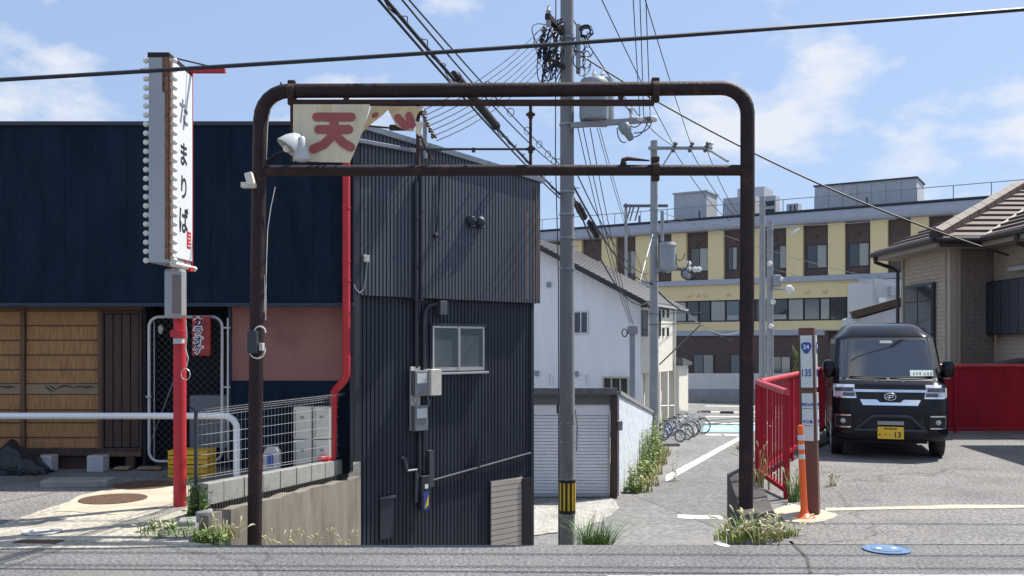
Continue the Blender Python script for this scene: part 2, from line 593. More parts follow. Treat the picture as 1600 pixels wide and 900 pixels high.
# the level part of the alley drifting right past the car park
structure(MB().slab([(3.3, 24.5), (4.72, 28.3), (9.9, 40.2), (16, 54), (30, 54), (16, 34), (9, 22), (5, 18.5)], LOW - .004, LOW + .012).build('lane', mat('lane_asphalt', (.155, .153, .15), .93, var=.18, vs=.6, bump=.4, bs=14, speck=.3, sps=9, stain=(.19, .185, .18), ss=.35)))


def flat(name, poly, z0, z1, m, label=None):
    return structure(MB().slab(poly, z0, z1).build(name, m))


def lowpt(px, py, z=LOW):
    Y = (EYE - z) * F / (py - HY)
    return ((px - HX) / F * Y, Y)


def uppt(px, py):
    return lowpt(px, py, 0.0)


# concrete apron and patches left of the alley
def wob(poly, a=.02, k=5):
    out = []
    for i, p in enumerate(poly):
        q = poly[(i + 1) % len(poly)]
        for j in range(k):
            t = j / k
            out.append((p[0] + (q[0] - p[0]) * t + random.uniform(-a, a), p[1] + (q[1] - p[1]) * t + random.uniform(-a, a)))
    return out


flat('apron', [(-6.5, 7.02), (-6.5, 7.5), uppt(0, 822), uppt(60, 800), uppt(175, 764), (-3.9, 10.0), (-2.9, 10.2), (-2.82, 8.25), (-2.78, 7.02)], .0, .009, m_apron)
flat('concrete_patch', wob([uppt(90, 800), uppt(128, 776), uppt(190, 762), uppt(272, 761), uppt(268, 790), uppt(180, 806)], .03), .0, .014, m_patch)
flat('path', [(-12, 10.05), (-4.0, 10.05), (-2.5, 10.2), (-2.1, 11.4), (-12, 11.4)], .0, .0065, m_asph2)
flat('kerb_strip', [(-7.0, 6.72), uppt(170, 858), uppt(330, 853.5), (-2.5, 7.06), (-7.0, 7.0)], .0, .012, m_apron)
# right: concrete seam, base patch, road edge line
flat('concrete_seam', wob([uppt(1290, 799.5), uppt(1420, 797), uppt(1640, 794.5), uppt(1640, 790.5), uppt(1490, 790), uppt(1400, 793), uppt(1290, 795)], .012, 6), .0, .010, m_patch)
flat('footing_patch', wob([uppt(1205, 800), uppt(1235, 788), uppt(1290, 800), uppt(1310, 806), uppt(1295, 814), uppt(1268, 820), uppt(1228, 816)], .02, 4), .0, .012, m_patch)
flat('edge_line', [uppt(950, 907), uppt(1650, 907), uppt(1650, 897.6), uppt(950, 900.5)], -.01, .005, m_line)
flat('patched_seam', wob([uppt(1232, 846), uppt(1236, 846), uppt(1262, 870), uppt(1270, 900), uppt(1266, 900), uppt(1258, 871)], .003, 5), -.01, .004, m_cdark)

# low level: garage forecourt, markings
flat('forecourt', wob([lowpt(830, 790), lowpt(955, 778), lowpt(968, 795), lowpt(940, 815), lowpt(900, 830), lowpt(830, 838)], .06), LOW - .01, LOW + .018, m_fore)
flat('stop_line', wob([lowpt(1058, 811), lowpt(1132, 813), lowpt(1126, 807), lowpt(1060, 805.5)], .03), LOW, LOW + .020, m_line)
flat('crest_mark', wob([uppt(1116, 850), uppt(1134, 855), uppt(1142, 853.5), uppt(1122, 848)], .01), -.01, .004, m_line)
flat('lane_line', [lowpt(1040, 754), lowpt(1053, 747), lowpt(1160, 686), lowpt(1158, 681), lowpt(1040, 744)], LOW, LOW + .020, m_line)
for i, (y0, y1, m) in enumerate([(678, 680.5, m_line), (660, 662, m_line), (650, 651.5, m_line), (643, 644.3, m_line), (634, 635, m_line)]):
    flat('bay_line', [lowpt(1102, y1), lowpt(1300, y1 + 2), lowpt(1300, y0 + 2), lowpt(1102, y0)], LOW, LOW + .006, m)
flat('blue_bay', [lowpt(1098, 675), lowpt(1250, 677), lowpt(1250, 665), lowpt(1098, 664)], LOW, LOW + .008, m_park)
flat('bay_symbol', wob([lowpt(1112, 671), lowpt(1150, 671.5), lowpt(1150, 669), lowpt(1112, 668.5)], .25, 3), LOW, LOW + .010, m_line)
for k, (px, py) in enumerate([(1100, 645), (1136, 646)]):
    x, y = lowpt(px, py)
    o = MB(FR(x, y, 1, -.1, LOW)).prism([(-.42, 0), (.42, 0), (.36, .13), (-.36, .13)], 0, .16).build('wheel_stop', m_cdark, bevel=.02)
    tag(o, 'dark concrete wheel stop lying in the car park', 'wheel stop', 'wheel stops in the car park')
x, y = lowpt(1044, 697)
tag(MB(FR(x, y, 1, 0, LOW)).prism([(-.5, 0), (.5, 0), (.44, .12), (-.44, .12)], 0, .16).build('wheel_stop', m_block, bevel=.02), 'pale concrete wheel stop in front of the parked bicycles', 'wheel stop')


# ------------------------------------------------------------------ covers in the ground
def lid(name, px, py, wpx, m, label, m2=None, hole=None):
    x, y = uppt(px, py)
    r = wpx / 2 / F * y
    o = thing(name, label, 'manhole cover', (x, y, .0135 if px < 800 else .004))
    L = local(o)
    MB(L).lathe([(r, 0), (r, .007), (r * .93, .009), (r * .92, .006), (.001, .006)], n=40).build('cover', m, o, smooth=True)
    mb = MB(L)
    if hole == 'ring':
        mb.lathe([(r * .64, .005), (r * .64, .010), (r * .6, .011), (.001, .011)], n=32)
        mb.build('inner_lid', m2, o, smooth=True)
        for s in (-1, 1):
            MB(L).box(s * r * .33 - r * .1, s * r * .33 + r * .1, -.02, .02, .009, .0125).build('slot', m_white, o)
    elif hole == 'iron':
        mb.lathe([(r, .004), (r, .012), (r * .9, .012), (r * .9, .004)], n=40).build('rim', m2, o, smooth=True)
        for s in (-1, 1):
            MB(L).lathe([(r * .14, .01), (r * .14, .019), (r * .1, .019)], (s * r * .55, 0, 0), 14).build('eye', m2, o)
            MB(L).lathe([(r * .07, .01), (r * .07, .0205), (.001, .0205)], (s * r * .55, 0, 0), 10).build('pick_hole', m_blk, o)
        MB(L).text('汚水', r * .5, 0, 0, 0).build('marking', m2, o) if False else None
    else:
        for k in range(-4, 5):
            h = math.sqrt(max(0, .8 - (k / 5.2) ** 2)) * r * .9
            mb.box(k * r / 5.2 - .006, k * r / 5.2 + .006, -h, h, .005, .0085)
        mb.build('tread', m2 or m, o)
    return o


lid('manhole_cover', 177, 782, 100, m_rustlid, 'large round rusty manhole cover ringed by pale concrete')
lid('manhole_cover', 226, 760, 92, m_rustlid, 'dark rusty manhole cover half in the shade near yellow crates')
lid('manhole_cover', 66, 834, 56, m_ironlid, 'pale iron manhole cover with a raised white rim and two eyes', m_white, 'iron')
lid('manhole_cover', 1385, 859.5, 72, m_bluelid, 'blue round valve cover in the asphalt before the black van', m_bluelid, 'ring')
x, y = uppt(60, 849)
tag(MB(FR(x, y, 1, -.05, .004)).box(-.17, .17, -.06, .06, -.02, .012).build('rust_plate', m_rustlid), 'narrow rusty iron plate set at the road edge', 'iron plate')

# gutter lid with slots on the yard
x, y = uppt(123, 760)
o = thing('drain_box', 'shallow concrete drain box with open slots, sitting on the yard', 'drain', (x, y, .004), R(4))
L = local(o)
for s in (-1, 1):
    MB(L).box(-.3, .3, s * .12 - .018, s * .12 + .018, 0, .075).build('side_beam', m_block, o, bevel=.008)
    MB(L).box(s * .3 - .04, s * .3 + .04, -.141, .141, 0, .078).build('end_beam', m_block, o, bevel=.008)
for k in range(2):
    MB(L).box(-.26, .26, -.05 + k * .072, -.022 + k * .072, .02, .07).build('bar', m_block, o, bevel=.006)
# ------------------------------------------------------------------ navy storefront on the left
YS = 11.2


def sx(px):
    return X(px, YS)


def sz(py):
    return Z(py, YS)


store = thing('storefront', 'single-storey shop front with tall navy boarded fascia above reed screens', 'building', (-7, YS, 0))
# fascia boards
zt, zb, YF = Z(190, 11.0), Z(473, 11.0), 11.0
xl, xr = -13.2, X(552, 11.0)
k = 0
x = xr
while x > xl:
    wd = .245 + random.uniform(-.006, .006)
    d = random.uniform(0, .003)
    MB().box(x - wd + .002, x, YF + d, YF + .03, zb, zt - .05).build('board', m_navy, store, bevel=.0015)
    x -= wd
MB().slab([(xl, YF + .03), (xr - .005, YF + .03), (-2.06, YF + .9), (xl, YF + .9)], zb + .02, zt - .03).build('fascia_box', m_dtrim, store)
MB().slab([(xl, YF - .03), (xr + .005, YF - .03), (-2.05, YF + .92), (xl, YF + .92)], zt - .05, zt).build('coping', m_dtrim, store, bevel=.008)
MB().box(xl, xr + .003, YF - .025, YF + .05, zb - .045, zb - .002).build('drip_trim', m_navy2, store, bevel=.004)
MB().slab([(xl, YF + .05), (xr - .01, YF + .05), (-2.06, YF + .9), (xl, YF + .9)], zb - .03, zb + .018).build('soffit', m_dtrim, store)
MB().slab([(xr - .05, YF + .06), (xr - .012, YF + .06), (-2.062, YF + .86), (-2.11, YF + .86)], 0, zb - .035).build('end_wall', m_dtrim, store)
# back wall behind everything
MB().box(xl, -2.12, 11.80, 11.9, 0, zb).build('back_wall', m_dark, store)
MB().box(xl, sx(226), 11.42, 11.5, 0, zb - .03).build('inner_wall', m_dark, store)


def bx(px0, px1, py0, py1, y0, y1, name, m, par, Y=YS, bevel=.004, label=None):
    return MB().box(X(px0, Y), X(px1, Y), y0, y1, Z(py1, Y), Z(py0, Y)).build(name, m, par, bevel=bevel, label=label)


# reed screen panels between wooden frames
bx(-360, 222, 478, 487, YS + .02, YS + .12, 'head_beam', m_wood, store)
bx(-360, 222, 700, 712, YS - .02, YS + .12, 'sill_beam', m_woodd, store)
for px in (-210, -88, 35, 156):
    bx(px - 3.2, px + 3.2, 484, 712, YS - .005, YS + .08, 'frame_post', m_wood, store)
rows = [(487, 508), (509, 531), (532, 554), (555, 577), (578, 599), (617, 640), (641, 660), (661, 683), (684, 702)]
for a, b in ((-206, -92), (-84, 31), (39, 152)):
    for j, (y0, y1) in enumerate(rows):
        bx(a, b, y0, y1, YS + .03 + random.uniform(0, .008), YS + .06, 'reed_mat', m_reed, store, bevel=.002)
        bx(a, b, y1 - .2, y1 + 1.4, YS + .024, YS + .05, 'batten', m_woodd, store, bevel=0)
    pb = bx(a, b, 600, 616, YS + .026, YS + .06, 'leaf_board', m_cork, store, bevel=.002)
    mb = MB()
    for (c, r0, a0, a1) in (((30, 618), 16, 30, 75), ((48, 596), 16, 200, 260), ((62, 622), 19, 55, 135), ((84, 624), 20, 55, 110), ((98, 618), 14, 60, 110)):
        pts = []
        for i in range(9):
            g = R(a0 + (a1 - a0) * i / 8)
            pts.append((X(a + c[0] + r0 * 1.2 * math.cos(g), YS), YS + .022, max(Z(615, YS), min(Z(601, YS), Z(c[1] - r0 * math.sin(g), YS)))))
        mb.tube(pts, [.002 + .006 * math.sin(math.pi * i / 8) for i in range(9)], 5)
    mb.build('painted_leaf', m_ink, pb)
# slatted brown door
bx(158, 222, 484, 713, YS + .035, YS + .075, 'door_backing', m_dark, store, bevel=0)
for a, b in ((158, 162), (218, 222)):
    bx(a, b, 486, 706, YS - .01, YS + .034, 'door_stile', m_woodd, store)
for a, b in ((486, 490), (700, 706)):
    bx(162.2, 217.8, a, b, YS - .01, YS + .034, 'door_rail', m_woodd, store)
for i in range(4):
    a = 163.6 + i * 13.6
    bx(a, a + 12.0, 491, 699, YS + .004, YS + .03, 'plank', m_woodd, store, bevel=.003)
bx(158, 222, 706, 713, YS - .03, YS + .033, 'door_sill', m_wood, store)
bx(197, 211, 713, 737, YS - .02, YS + .05, 'stilt', m_woodd, store)
bx(60, 152, 714, 737, YS + .05, YS + .1, 'plinth_board', m_woodd, store)
# passage jambs, pink wall, dark dado
bx(222.5, 228, 478, 738, YS, YS + .3, 'jamb', m_dark, store)
bx(356, 361, 478, 720, YS, YS + .5, 'jamb', m_navy2, store)
bx(361.5, 545, 478, 595, YS + .02, YS + .12, 'pink_wall', m_pink, store, bevel=0)
bx(361.5, 545, 595.5, 740, YS + .0, YS + .12, 'dado', m_navy, store, bevel=0)
# red downpipe
mb = MB()
YD = 10.93
pts = [P(541, 245, YD), P(541, 560, YD), P(541, 584, YD), P(538, 594, YD), P(531, 602, YD), P(526, 607, YD + .05), P(522, 614, YD + .1), P(521, 640, YD + .1), P(519, 728, YD + .1)]
mb.tube(pts, .046, 14)
dp = mb.build('downpipe', m_red, store, smooth=True)
for py in (325, 408, 438, 560):
    MB(T(*P(541, py, YD))).lathe([(.052, -.012), (.052, .012)], n=14).build('collar', m_red, dp, smooth=True)
MB().tube([P(514, 716, YD), P(500, 719, YD - .1)], .05, 10).build('outlet', m_red, dp, smooth=True)

# chain-link gate in the passage
g = thing('wire_gate', 'chain-link gate with rounded white pipe frame across the dark passage', 'gate', (sx(293), 11.12, 0))
YG = 11.12
x0, x1, z0, z1, r = X(233, YG), X(347, YG), Z(721, YG), Z(495, YG), .12
pts = []
for c, a in (((x1 - r, z1 - r), 0), ((x0 + r, z1 - r), 90), ((x0 + r, z0 + r), 180), ((x1 - r, z0 + r), 270)):
    for i in range(6):
        t = R(a + 90 * i / 5)
        pts.append((c[0] + r * math.cos(t), YG, c[1] + r * math.sin(t)))
pts.append(pts[0])
MB().tube(pts, .019, 8).build('frame', m_galv, g, smooth=True)
MB().tube([P(241, 502, YG + .02), P(241, 715, YG + .02)], .006, 5).build('edge_wire', m_galv, g)
mb = MB()
st = .085
W_, H_ = x1 - x0, z1 - z0
n = int((W_ + H_) / st)
for i in range(n):
    for sgn in (1, -1):
        c = i * st
        a0, a1 = max(0, c - H_), min(W_, c)
        if a1 - a0 < .05:
            continue
        p, q = (a0, c - a0), (a1, c - a1)
        if sgn < 0:
            p, q = (p[0], H_ - p[1]), (q[0], H_ - q[1])
        mb.tube([(x0 + p[0], YG, z0 + p[1]), (x0 + q[0], YG, z0 + q[1])], .0019, 3, False)
mb.build('chain_link', m_cableg, g, kind='stuff')
MB().tube([P(356, 497, YG), P(356, 718, YG)], .012, 6).build('hinge_post', m_galv, g)
for py in (512, 605):
    MB().tube([P(346, py, YG - .01), P(360, py, YG - .01)], .012, 6).build('hinge', m_galv, g)
MB().tube([P(228, 620, YG - .02), P(236, 620, YG - .02)], .014, 6).build('latch', m_galv, g)
tag(MB().lathe([(.012, .05), (.03, .03), (.035, -.01), (.02, -.05), (.012, -.06)], tuple(P(251, 514, 11.3)), 10).build('hanging_lamp', m_bulb, smooth=True), 'small pale bulb lamp hanging inside the dark passage', 'lamp')

# karaoke board
ks = thing('karaoke_sign', 'red glowing board lettered カラオケ hung in the dark passage', 'sign', tuple(P(312, 553, 11.0)))
YK = 10.98
kr = mat('karaoke_red', (.30, .02, .02), .5, var=.5, vs=7)
MB().box(X(300, YK), X(328, YK), YK, YK + .05, Z(556, YK), Z(494, YK)).build('board', kr, ks, bevel=.004)
for i, ch in enumerate('カラオケ'):
    zz = Z(503 + i * 14.2, YK)
    MB().text(ch, .125, X(309.5, YK), zz, YK - .003, .002, 1.0, .012).build('letter_outline', m_signw, ks)
    MB().text(ch, .118, X(309.5, YK), zz, YK - .006, .002, 1.0, .0015).build('letter', m_ink, ks)
tag(MB().box(X(296, 11.3), X(356, 11.3), 11.3, 11.6, Z(700, 11.3), Z(618, 11.3)).build('grey_cabinet', mat('grey_cabinet', (.17, .18, .2), .5, var=.1), bevel=.01), 'grey metal cabinet standing in the dark passage behind the gate', 'cabinet')
MB().tube(sag(P(290, 628, 11.0), P(330, 650, 11.0), .05), .008, 6).build('passage_cable', m_cable)
tag(bpy.data.objects['passage_cable'], 'short black cable drooping before the grey cabinet', 'cable')
tag(MB().tube([P(275, 585, 11.4), P(232, 700, 11.35)], .008, 6).build('leaning_rod', m_grey), 'thin metal rod leaning inside the dark passage', 'rod')

# white guard pipe
YW = 10.35
g = thing('guard_pipe', 'horizontal white guard pipe bent down to the ground before the shop', 'railing', (X(372, YW), YW, 0))
pts = [P(-500, 650, YW), P(350, 650, YW)] + [P(350 + 20 * math.sin(R(a)), 670 - 20 * math.cos(R(a)), YW) for a in (20, 45, 70, 90)] + [(X(370, YW), YW, .0)]
MB().tube(pts, .037, 12).build('pipe', m_white, g, smooth=True)
MB().tube([P(-160, 650, YW), (X(-160, YW), YW, 0)], .037, 12).build('leg', m_white, g, smooth=True)

# things along the shop foot
for px, lab in ((67, 'pale concrete block under the reed screen, next to the black draped sheet'), (148, 'pale concrete block under the reed screen, next to the slatted door')):
    x0, x1 = X(px - 13, 10.95), X(px + 13, 10.95)
    o = thing('footing_block', lab, 'block', ((x0 + x1) / 2, 10.95, .004))
    MB().box(x0, x1, 10.95, 11.13, .004, .20).build('block_body', mat('pale_block', (.42, .43, .43), .85, var=.1, vs=8, bump=.2), o, bevel=.012)
    MB().box(x0 + .02, x1 - .02, 10.97, 11.11, .196, .204).build('mortar_pad', m_block, o)
o = thing('black_sheet', 'crumpled black plastic sheet draped over something before the reed screen', 'tarpaulin', (X(20, 10.8), 10.8, .004))


def drape(u, v):
    g = u * 2 - 1
    h = max(0, .36 * (1 - abs(g) ** 1.7))
    fold = .045 * math.sin(g * 9 + v * 3) + .03 * math.sin(g * 21 + 2)
    a = v * math.pi
    return (X(18, 10.85) + g * .46 + .02 * math.sin(v * 8), 10.85 - .24 * math.cos(a) * (1 - .4 * abs(g)) + fold * .5, max(.006, h * math.sin(a) ** .7 + fold * .6 * math.sin(a)))


MB().grid(drape, 46, 26).build('sheet', mat('black_plastic', (.010, .016, .024), .35, var=.3), o, smooth=True)
MB().tube([(X(18, 10.85) - .4, 10.66, .04), (X(18, 10.85), 10.62, .10), (X(18, 10.85) + .42, 10.66, .03)], .02, 7).build('hem_rope', m_blk, o, smooth=True)
for i, (px0, px1, py, lab) in enumerate([(178, 200, 731, 'short weathered board lying under the slatted door, left of its stilt'), (214, 250, 730, 'longer weathered board lying under the slatted door, right of its stilt')]):
    tag(MB(FR(X(px0, 11.05), 11.05, 1, .05)).box(0, X(px1, 11.05) - X(px0, 11.05), 0, .14, .02, .05).build('loose_board', m_cork, bevel=.005), lab, 'board')

# yellow crates
cx0, cx1 = X(268, 10.55), X(328, 10.55)
for i, lab in enumerate(['yellow plastic crate at the bottom of the stack by the red pole', 'yellow plastic crate in the middle of the stack by the red pole', 'yellow plastic crate topmost of the stack by the red pole']):
    z0 = .006 + i * .105
    o = thing('crate', lab, 'crate', ((cx0 + cx1) / 2, 10.6, z0), 0, 'yellow crates stacked by the red pole')
    L = local(o)
    hw, hd = (cx1 - cx0) / 2, .15
    for s in (-1, 1):
        for k in range(2):
            MB(L).box(-hw, hw, s * hd - .008, s * hd + .008, .006 + k * .048, .044 + k * .046).build('side_slat', m_ycrate, o, bevel=.003)
        MB(L).box(s * hw - .008, s * hw + .008, -hd + .009, hd - .009, .006, .092).build('end_panel', m_ycrate, o, bevel=.003)
    MB(L).box(-hw + .01, hw - .01, -hd + .01, hd - .01, 0, .012).build('bottom', m_ycrate, o)
    MB(L).box(-hw - .006, hw + .006, -hd - .012, hd + .012, .09, .102).build('rim', m_ycrate, o, bevel=.003)

# cream cabinets, can and red box behind the mesh fence
for i, (a, b) in enumerate(((459, 487), (490, 516))):
    for k in range(2):
        lab = ['cream metal box, %s, in the left stack behind the mesh fence', 'cream metal box, %s, in the right stack beside the red downpipe'][i] % ['lower one', 'upper one'][k]
        z0 = .02 + k * .385
        o = thing('cream_box', lab, 'box', (X((a + b) / 2, 10.9), 10.98, z0), 0, 'cream boxes behind the mesh fence')
        L = local(o)
        hw = (X(b, 10.9) - X(a, 10.9)) / 2
        MB(L).box(-hw, hw, -.1, .1, 0, .375).build('body', m_crm, o, bevel=.008)
        MB(L).box(-.02, .02, -.108, -.1, .24, .27).build('latch', m_grey, o)
        MB(L).box(-hw + .02, -hw + .03, -.104, -.1, .03, .34).build('door_seam', m_grey, o)
o = thing('plastic_can', 'white plastic fuel can with blue side, behind the mesh fence', 'can', (X(425, 10.6), 10.6, .05))
L = local(o)
MB(L).prism([(-.09, 0), (.09, 0), (.09, .24), (.06, .3), (-.05, .3), (-.09, .22)], -.06, .06).build('body', m_enamel, o, bevel=.015)
MB(L).box(-.04, .03, -.066, -.058, .08, .22).build('label_patch', mat('can_blue', (.05, .1, .38), .4), o)
MB(L).lathe([(.022, .3), (.022, .335), (.001, .335)], (-.05, 0, 0), 10).build('cap', m_ink, o)
tag(MB().box(X(497, 10.85), X(514, 10.85), 10.8, 10.9, .12, .20).build('red_tub', m_red, bevel=.01), 'small red plastic tub at the foot of the red downpipe', 'tub')

# ------------------------------------------------------------------ retaining wall, block wall, mesh fence
WF = FR(-2.54, 8.0, .69, 3.4)
LEN = math.hypot(.69, 3.4)


def top(u):
    return .06 - .17 * u / LEN


rw = thing('retaining_wall', 'stained beige concrete retaining wall sloping along the alley', 'wall', (-2.5, 8.0, -.5))
mb = MB(WF)
n = 24
vs, fs = [], []
for i in range(n + 1):
    u = -.15 + (LEN + .15) * i / n
    t = top(u) + random.uniform(-.012, .012)
    e = random.uniform(-.008, .008)
    vs += [(u, e, -2.6), (u, e, t), (u, .12, t), (u, .12, -2.6)]
for i in range(n):
    a = 4 * i
    fs += [(a, a + 4, a + 5, a + 1), (a + 1, a + 5, a + 6, a + 2), (a + 2, a + 6, a + 7, a + 3)]
fs += [(0, 1, 2, 3), (4 * n + 3, 4 * n + 2, 4 * n + 1, 4 * n)]
mb.add(vs, fs).build('wall_face', m_conc, rw)
mb = MB(WF)
for i in range(70):
    u = -.1 + LEN * i / 70
    mb.box(u, u + .03, .122, .145, top(u) - .06, top(u) + .05)
mb.build('drain_grille', m_blk, rw, kind='stuff')
bw = thing('block_wall', 'low row of grey concrete blocks stepping along above the retaining wall', 'wall', (-2.65, 8.0, 0))
nb = 9
for i in range(nb):
    a, b = LEN * i / nb + .006, LEN * (i + 1) / nb - .006
    j = random.uniform(-.006, .006)
    za, zb2 = .09 - .18 * a / LEN, .09 - .18 * b / LEN
    MB(WF).hexa([(a, .15 + j, za), (b, .15 + j, zb2), (b, .26, zb2), (a, .26, za), (a, .15 + j, za + .205), (b, .15 + j, zb2 + .205), (b, .26, zb2 + .205), (a, .26, za + .205)]).build('block', m_block, bw, bevel=.007)
MB(WF).hexa([(0, .17, -.1), (LEN, .17, -.28), (LEN, .24, -.28), (0, .24, -.1), (0, .17, .285), (LEN, .17, .105), (LEN, .24, .105), (0, .24, .285)]).build('mortar', m_cdark, bw)
# mesh fence
mf = thing('mesh_fence', 'white wire mesh fence with bent top on the block wall', 'fence', (-2.65, 8.0, .3))


def fbot(u):
    return .345 - .19 * u / LEN


def ftop(u):
    return .93 - .03 * u / LEN


for u in (.02, LEN - .03):
    MB(WF).tube([(u, .215, .27 - .18 * u / LEN), (u, .215, ftop(u))], .017, 8).build('post', m_dtrim if u < 1 or u > 3 else m_galv, mf, smooth=True)
mw = mat('white_wire', (.42, .43, .42), .5, var=.06)
mb = MB(WF)
N_ = 44
for i in range(N_ + 1):
    u = LEN * i / N_
    b, t = fbot(u), ftop(u)
    mb.tube([(u, .19, b), (u, .19, t - .03), (u, .12, t + .03)], .0014, 3, False)
for q in (0, .04, .2, .36, .52, .68, .84, .96):
    mb.tube([(0, .187, fbot(0) + q * (ftop(0) - .03 - fbot(0))), (LEN, .187, fbot(LEN) + q * (ftop(LEN) - .03 - fbot(LEN)))], .0022, 4)
for q in (0, .5, 1):
    mb.tube([(0, .19 - q * .07, ftop(0) - .03 + q * .05), (LEN, .19 - q * .07, ftop(LEN) - .03 + q * .05)], .0022, 4)
mb.build('mesh_panel', mw, mf, kind='stuff')
# small step blocks at the red pole
for i, (px, py, lab) in enumerate([(292, 826, 'broken concrete kerb block at the foot of the red pole'), (318, 812, 'smaller concrete kerb block wedged below the block wall')]):
    Y = 7.75 + i * .2
    o = MB(FR(X(px, Y), Y, .9, .3)).hexa([(-.07, -.08, -.3), (.08, -.08, -.3), (.08, .1, -.3), (-.07, .1, -.3), (-.065, -.075, Z(py - 15, Y)), (.07, -.08, Z(py - 13, Y)), (.075, .1, Z(py - 16, Y)), (-.06, .09, Z(py - 15, Y))]).build('kerb_block', m_block, bevel=.012)
    tag(o, lab, 'kerb block')

# ------------------------------------------------------------------ tall pole sign
sp = thing('pole_sign', 'tall narrow lit-bulb shop sign lettered たまりば on a red pole', 'sign', (-3.085, 8.62, 0))
xa, xb, ya, yb, za, zz_ = -3.215, -3.035, 8.2, 8.78, Z(410, 8.2), Z(84, 8.2)
YP = 8.62
MB().tube([(-3.085, YP, 0), (-3.085, YP, za + .1)], .058, 16).build('pole', m_red, sp, smooth=True)
bxo = MB().box(xa, xb, ya, yb, za, zz_).build('sign_box', m_signg, sp, bevel=.012)
MB().box(xa - .004, xb + .004, ya - .004, yb + .004, zz_ - .03, zz_ + .012).build('rusty_cap', m_rust, sp)
MB().box(xb + .002, xb + .014, ya + .07, yb - .012, za + .06, zz_ - .04).build('sign_panel', m_signw, sp)
MB().box(xb + .001, xb + .017, yb - .008, yb + .002, za + .03, zz_ + .02).build('red_edge', m_red, sp)
SF = FR(xb + .0155, (ya + yb) / 2 + .03, 0, 1)       # sign face: local x runs away from the road
SF = Matrix(((0, -1, 0, xb + .0155), (1, 0, 0, (ya + yb) / 2 + .03), (0, 0, 1, 0), (0, 0, 0, 1)))
for ch, py, m, s in (('た', 174, m_inkfade, .26), ('ま', 240, m_ink, .235), ('り', 292, m_ink, .235), ('ば', 343, m_ink, .26)):
    MB(SF).text(ch, s, .02, Z(py, 8.5), 0, .003, .95, .005).build('letter', m, sp)
st_ = MB(SF).box(.10, .2, -.003, .0, Z(386, 8.55), Z(360, 8.55)).build('red_seal', m_red, sp)
MB(SF).text('美味', .075, .15, Z(373, 8.55), -.004, .002) if False else None
mb = MB(SF)
for k in range(4):
    mb.box(.112 + .02 * (k % 2), .188 - .02 * (k // 2), -.006, -.003, Z(383 - k * 5.6, 8.55), Z(381.4 - k * 5.6, 8.55))
mb.build('seal_mark', m_signw, st_)
MB().box(xb - .03, xb - .001, ya - .006, ya + .001, za + .03, zz_ - .03).build('rust_strip', mat('rust_strip', (.2, .1, .06), .8, var=.6, vs=30), sp)
MB().box(xb - .055, xb - .032, ya - .003, ya + .001, zz_ - .34, zz_ - .03).build('rust_stain', mat('rust_stain', (.15, .075, .05), .8, var=.6, vs=12), sp)
MB().box(xb + .001, xb + .005, ya + .0, ya + .065, za + .03, zz_ - .03).build('rust_strip', mat('rust_strip_side', (.2, .1, .06), .8, var=.6, vs=30), sp)
nbulb = 23
for i in range(nbulb):
    z = zz_ - .05 - i * (zz_ - za - .07) / (nbulb - 1)
    for (bxx, dx) in ((xa - .022, -1), (xb + .03, 1)):
        M_ = T(bxx + (0 if dx < 0 else .0), ya + .035, z) @ Matrix.Rotation(R(90) * dx, 4, 'Y')
        b = MB(M_).lathe([(.014, -.025), (.016, -.01), (.024, .004), (.026, .016), (.018, .03), (.004, .036)], n=10)
        b.build('bulb', m_bulb, bxo, smooth=True)
for i in range(8):
    M_ = T(xb + .012, ya + .06 + i * .072, za - .012) @ Matrix.Rotation(R(90), 4, 'Y')
    MB(M_).lathe([(.014, -.02), (.018, -.01), (.026, .012), (.026, .03), (.014, .045), (.004, .05)], n=10).build('bulb', m_bulb, bxo, smooth=True)
YB = 8.72
MB().box(X(219, YB), X(351, YB), YB, YB + .04, Z(113, YB), Z(107, YB)).build('cross_arm', m_red, sp)
MB().tube([P(270, 90, 8.6), P(346, 108, YB + .02)], .008, 5).build('stay', m_rust, sp)
MB().box(X(270, YP), X(300, YP), YP - .05, YP + .05, Z(424, YP), Z(418, YP)).build('flange', m_red, sp)
# lamp case on the pole
lc = MB().box(X(264, 8.5), X(293, 8.5), 8.36, 8.50, Z(498, 8.5), Z(421, 8.5)).build('lamp_case', mat('clear_case', (.3, .31, .32), .15, var=.15, vs=2), sp, bevel=.03)
MB().box(X(272, 8.4), X(286, 8.4), 8.352, 8.36, Z(490, 8.4), Z(430, 8.4)).build('tube_panel', mat('case_inside', (.17, .13, .12), .3, var=.2), lc)
MB().tube([P(278, 516, 8.5), P(278, 505, 8.5)], .034, 12).build('beacon', mat('red_beacon', (.6, .01, .03), .2), sp, smooth=True)
MB().box(X(269, 8.5), X(288, 8.5), 8.44, 8.55, Z(527, 8.5), Z(516, 8.5)).build('switch_box', m_red, sp, bevel=.006)
MB().box(X(272, 8.5), X(286, 8.5), 8.47, 8.55, Z(537, 8.5), Z(528, 8.5)).build('socket_box', m_enamel, sp, bevel=.006)
mb = MB()
mb.tube([P(290, 500, 8.5), P(292, 525, 8.47), P(290, 545, 8.46), P(294, 560, 8.45), P(291, 575, 8.45)], .005, 5)
mb.tube([P(290 + 9 * math.cos(a) * .8, 585 + 9 * math.sin(a), 8.45) for a in [i * math.pi / 5 for i in range(12)]], .004, 5)
mb.build('flex_cord', m_enamel, sp)
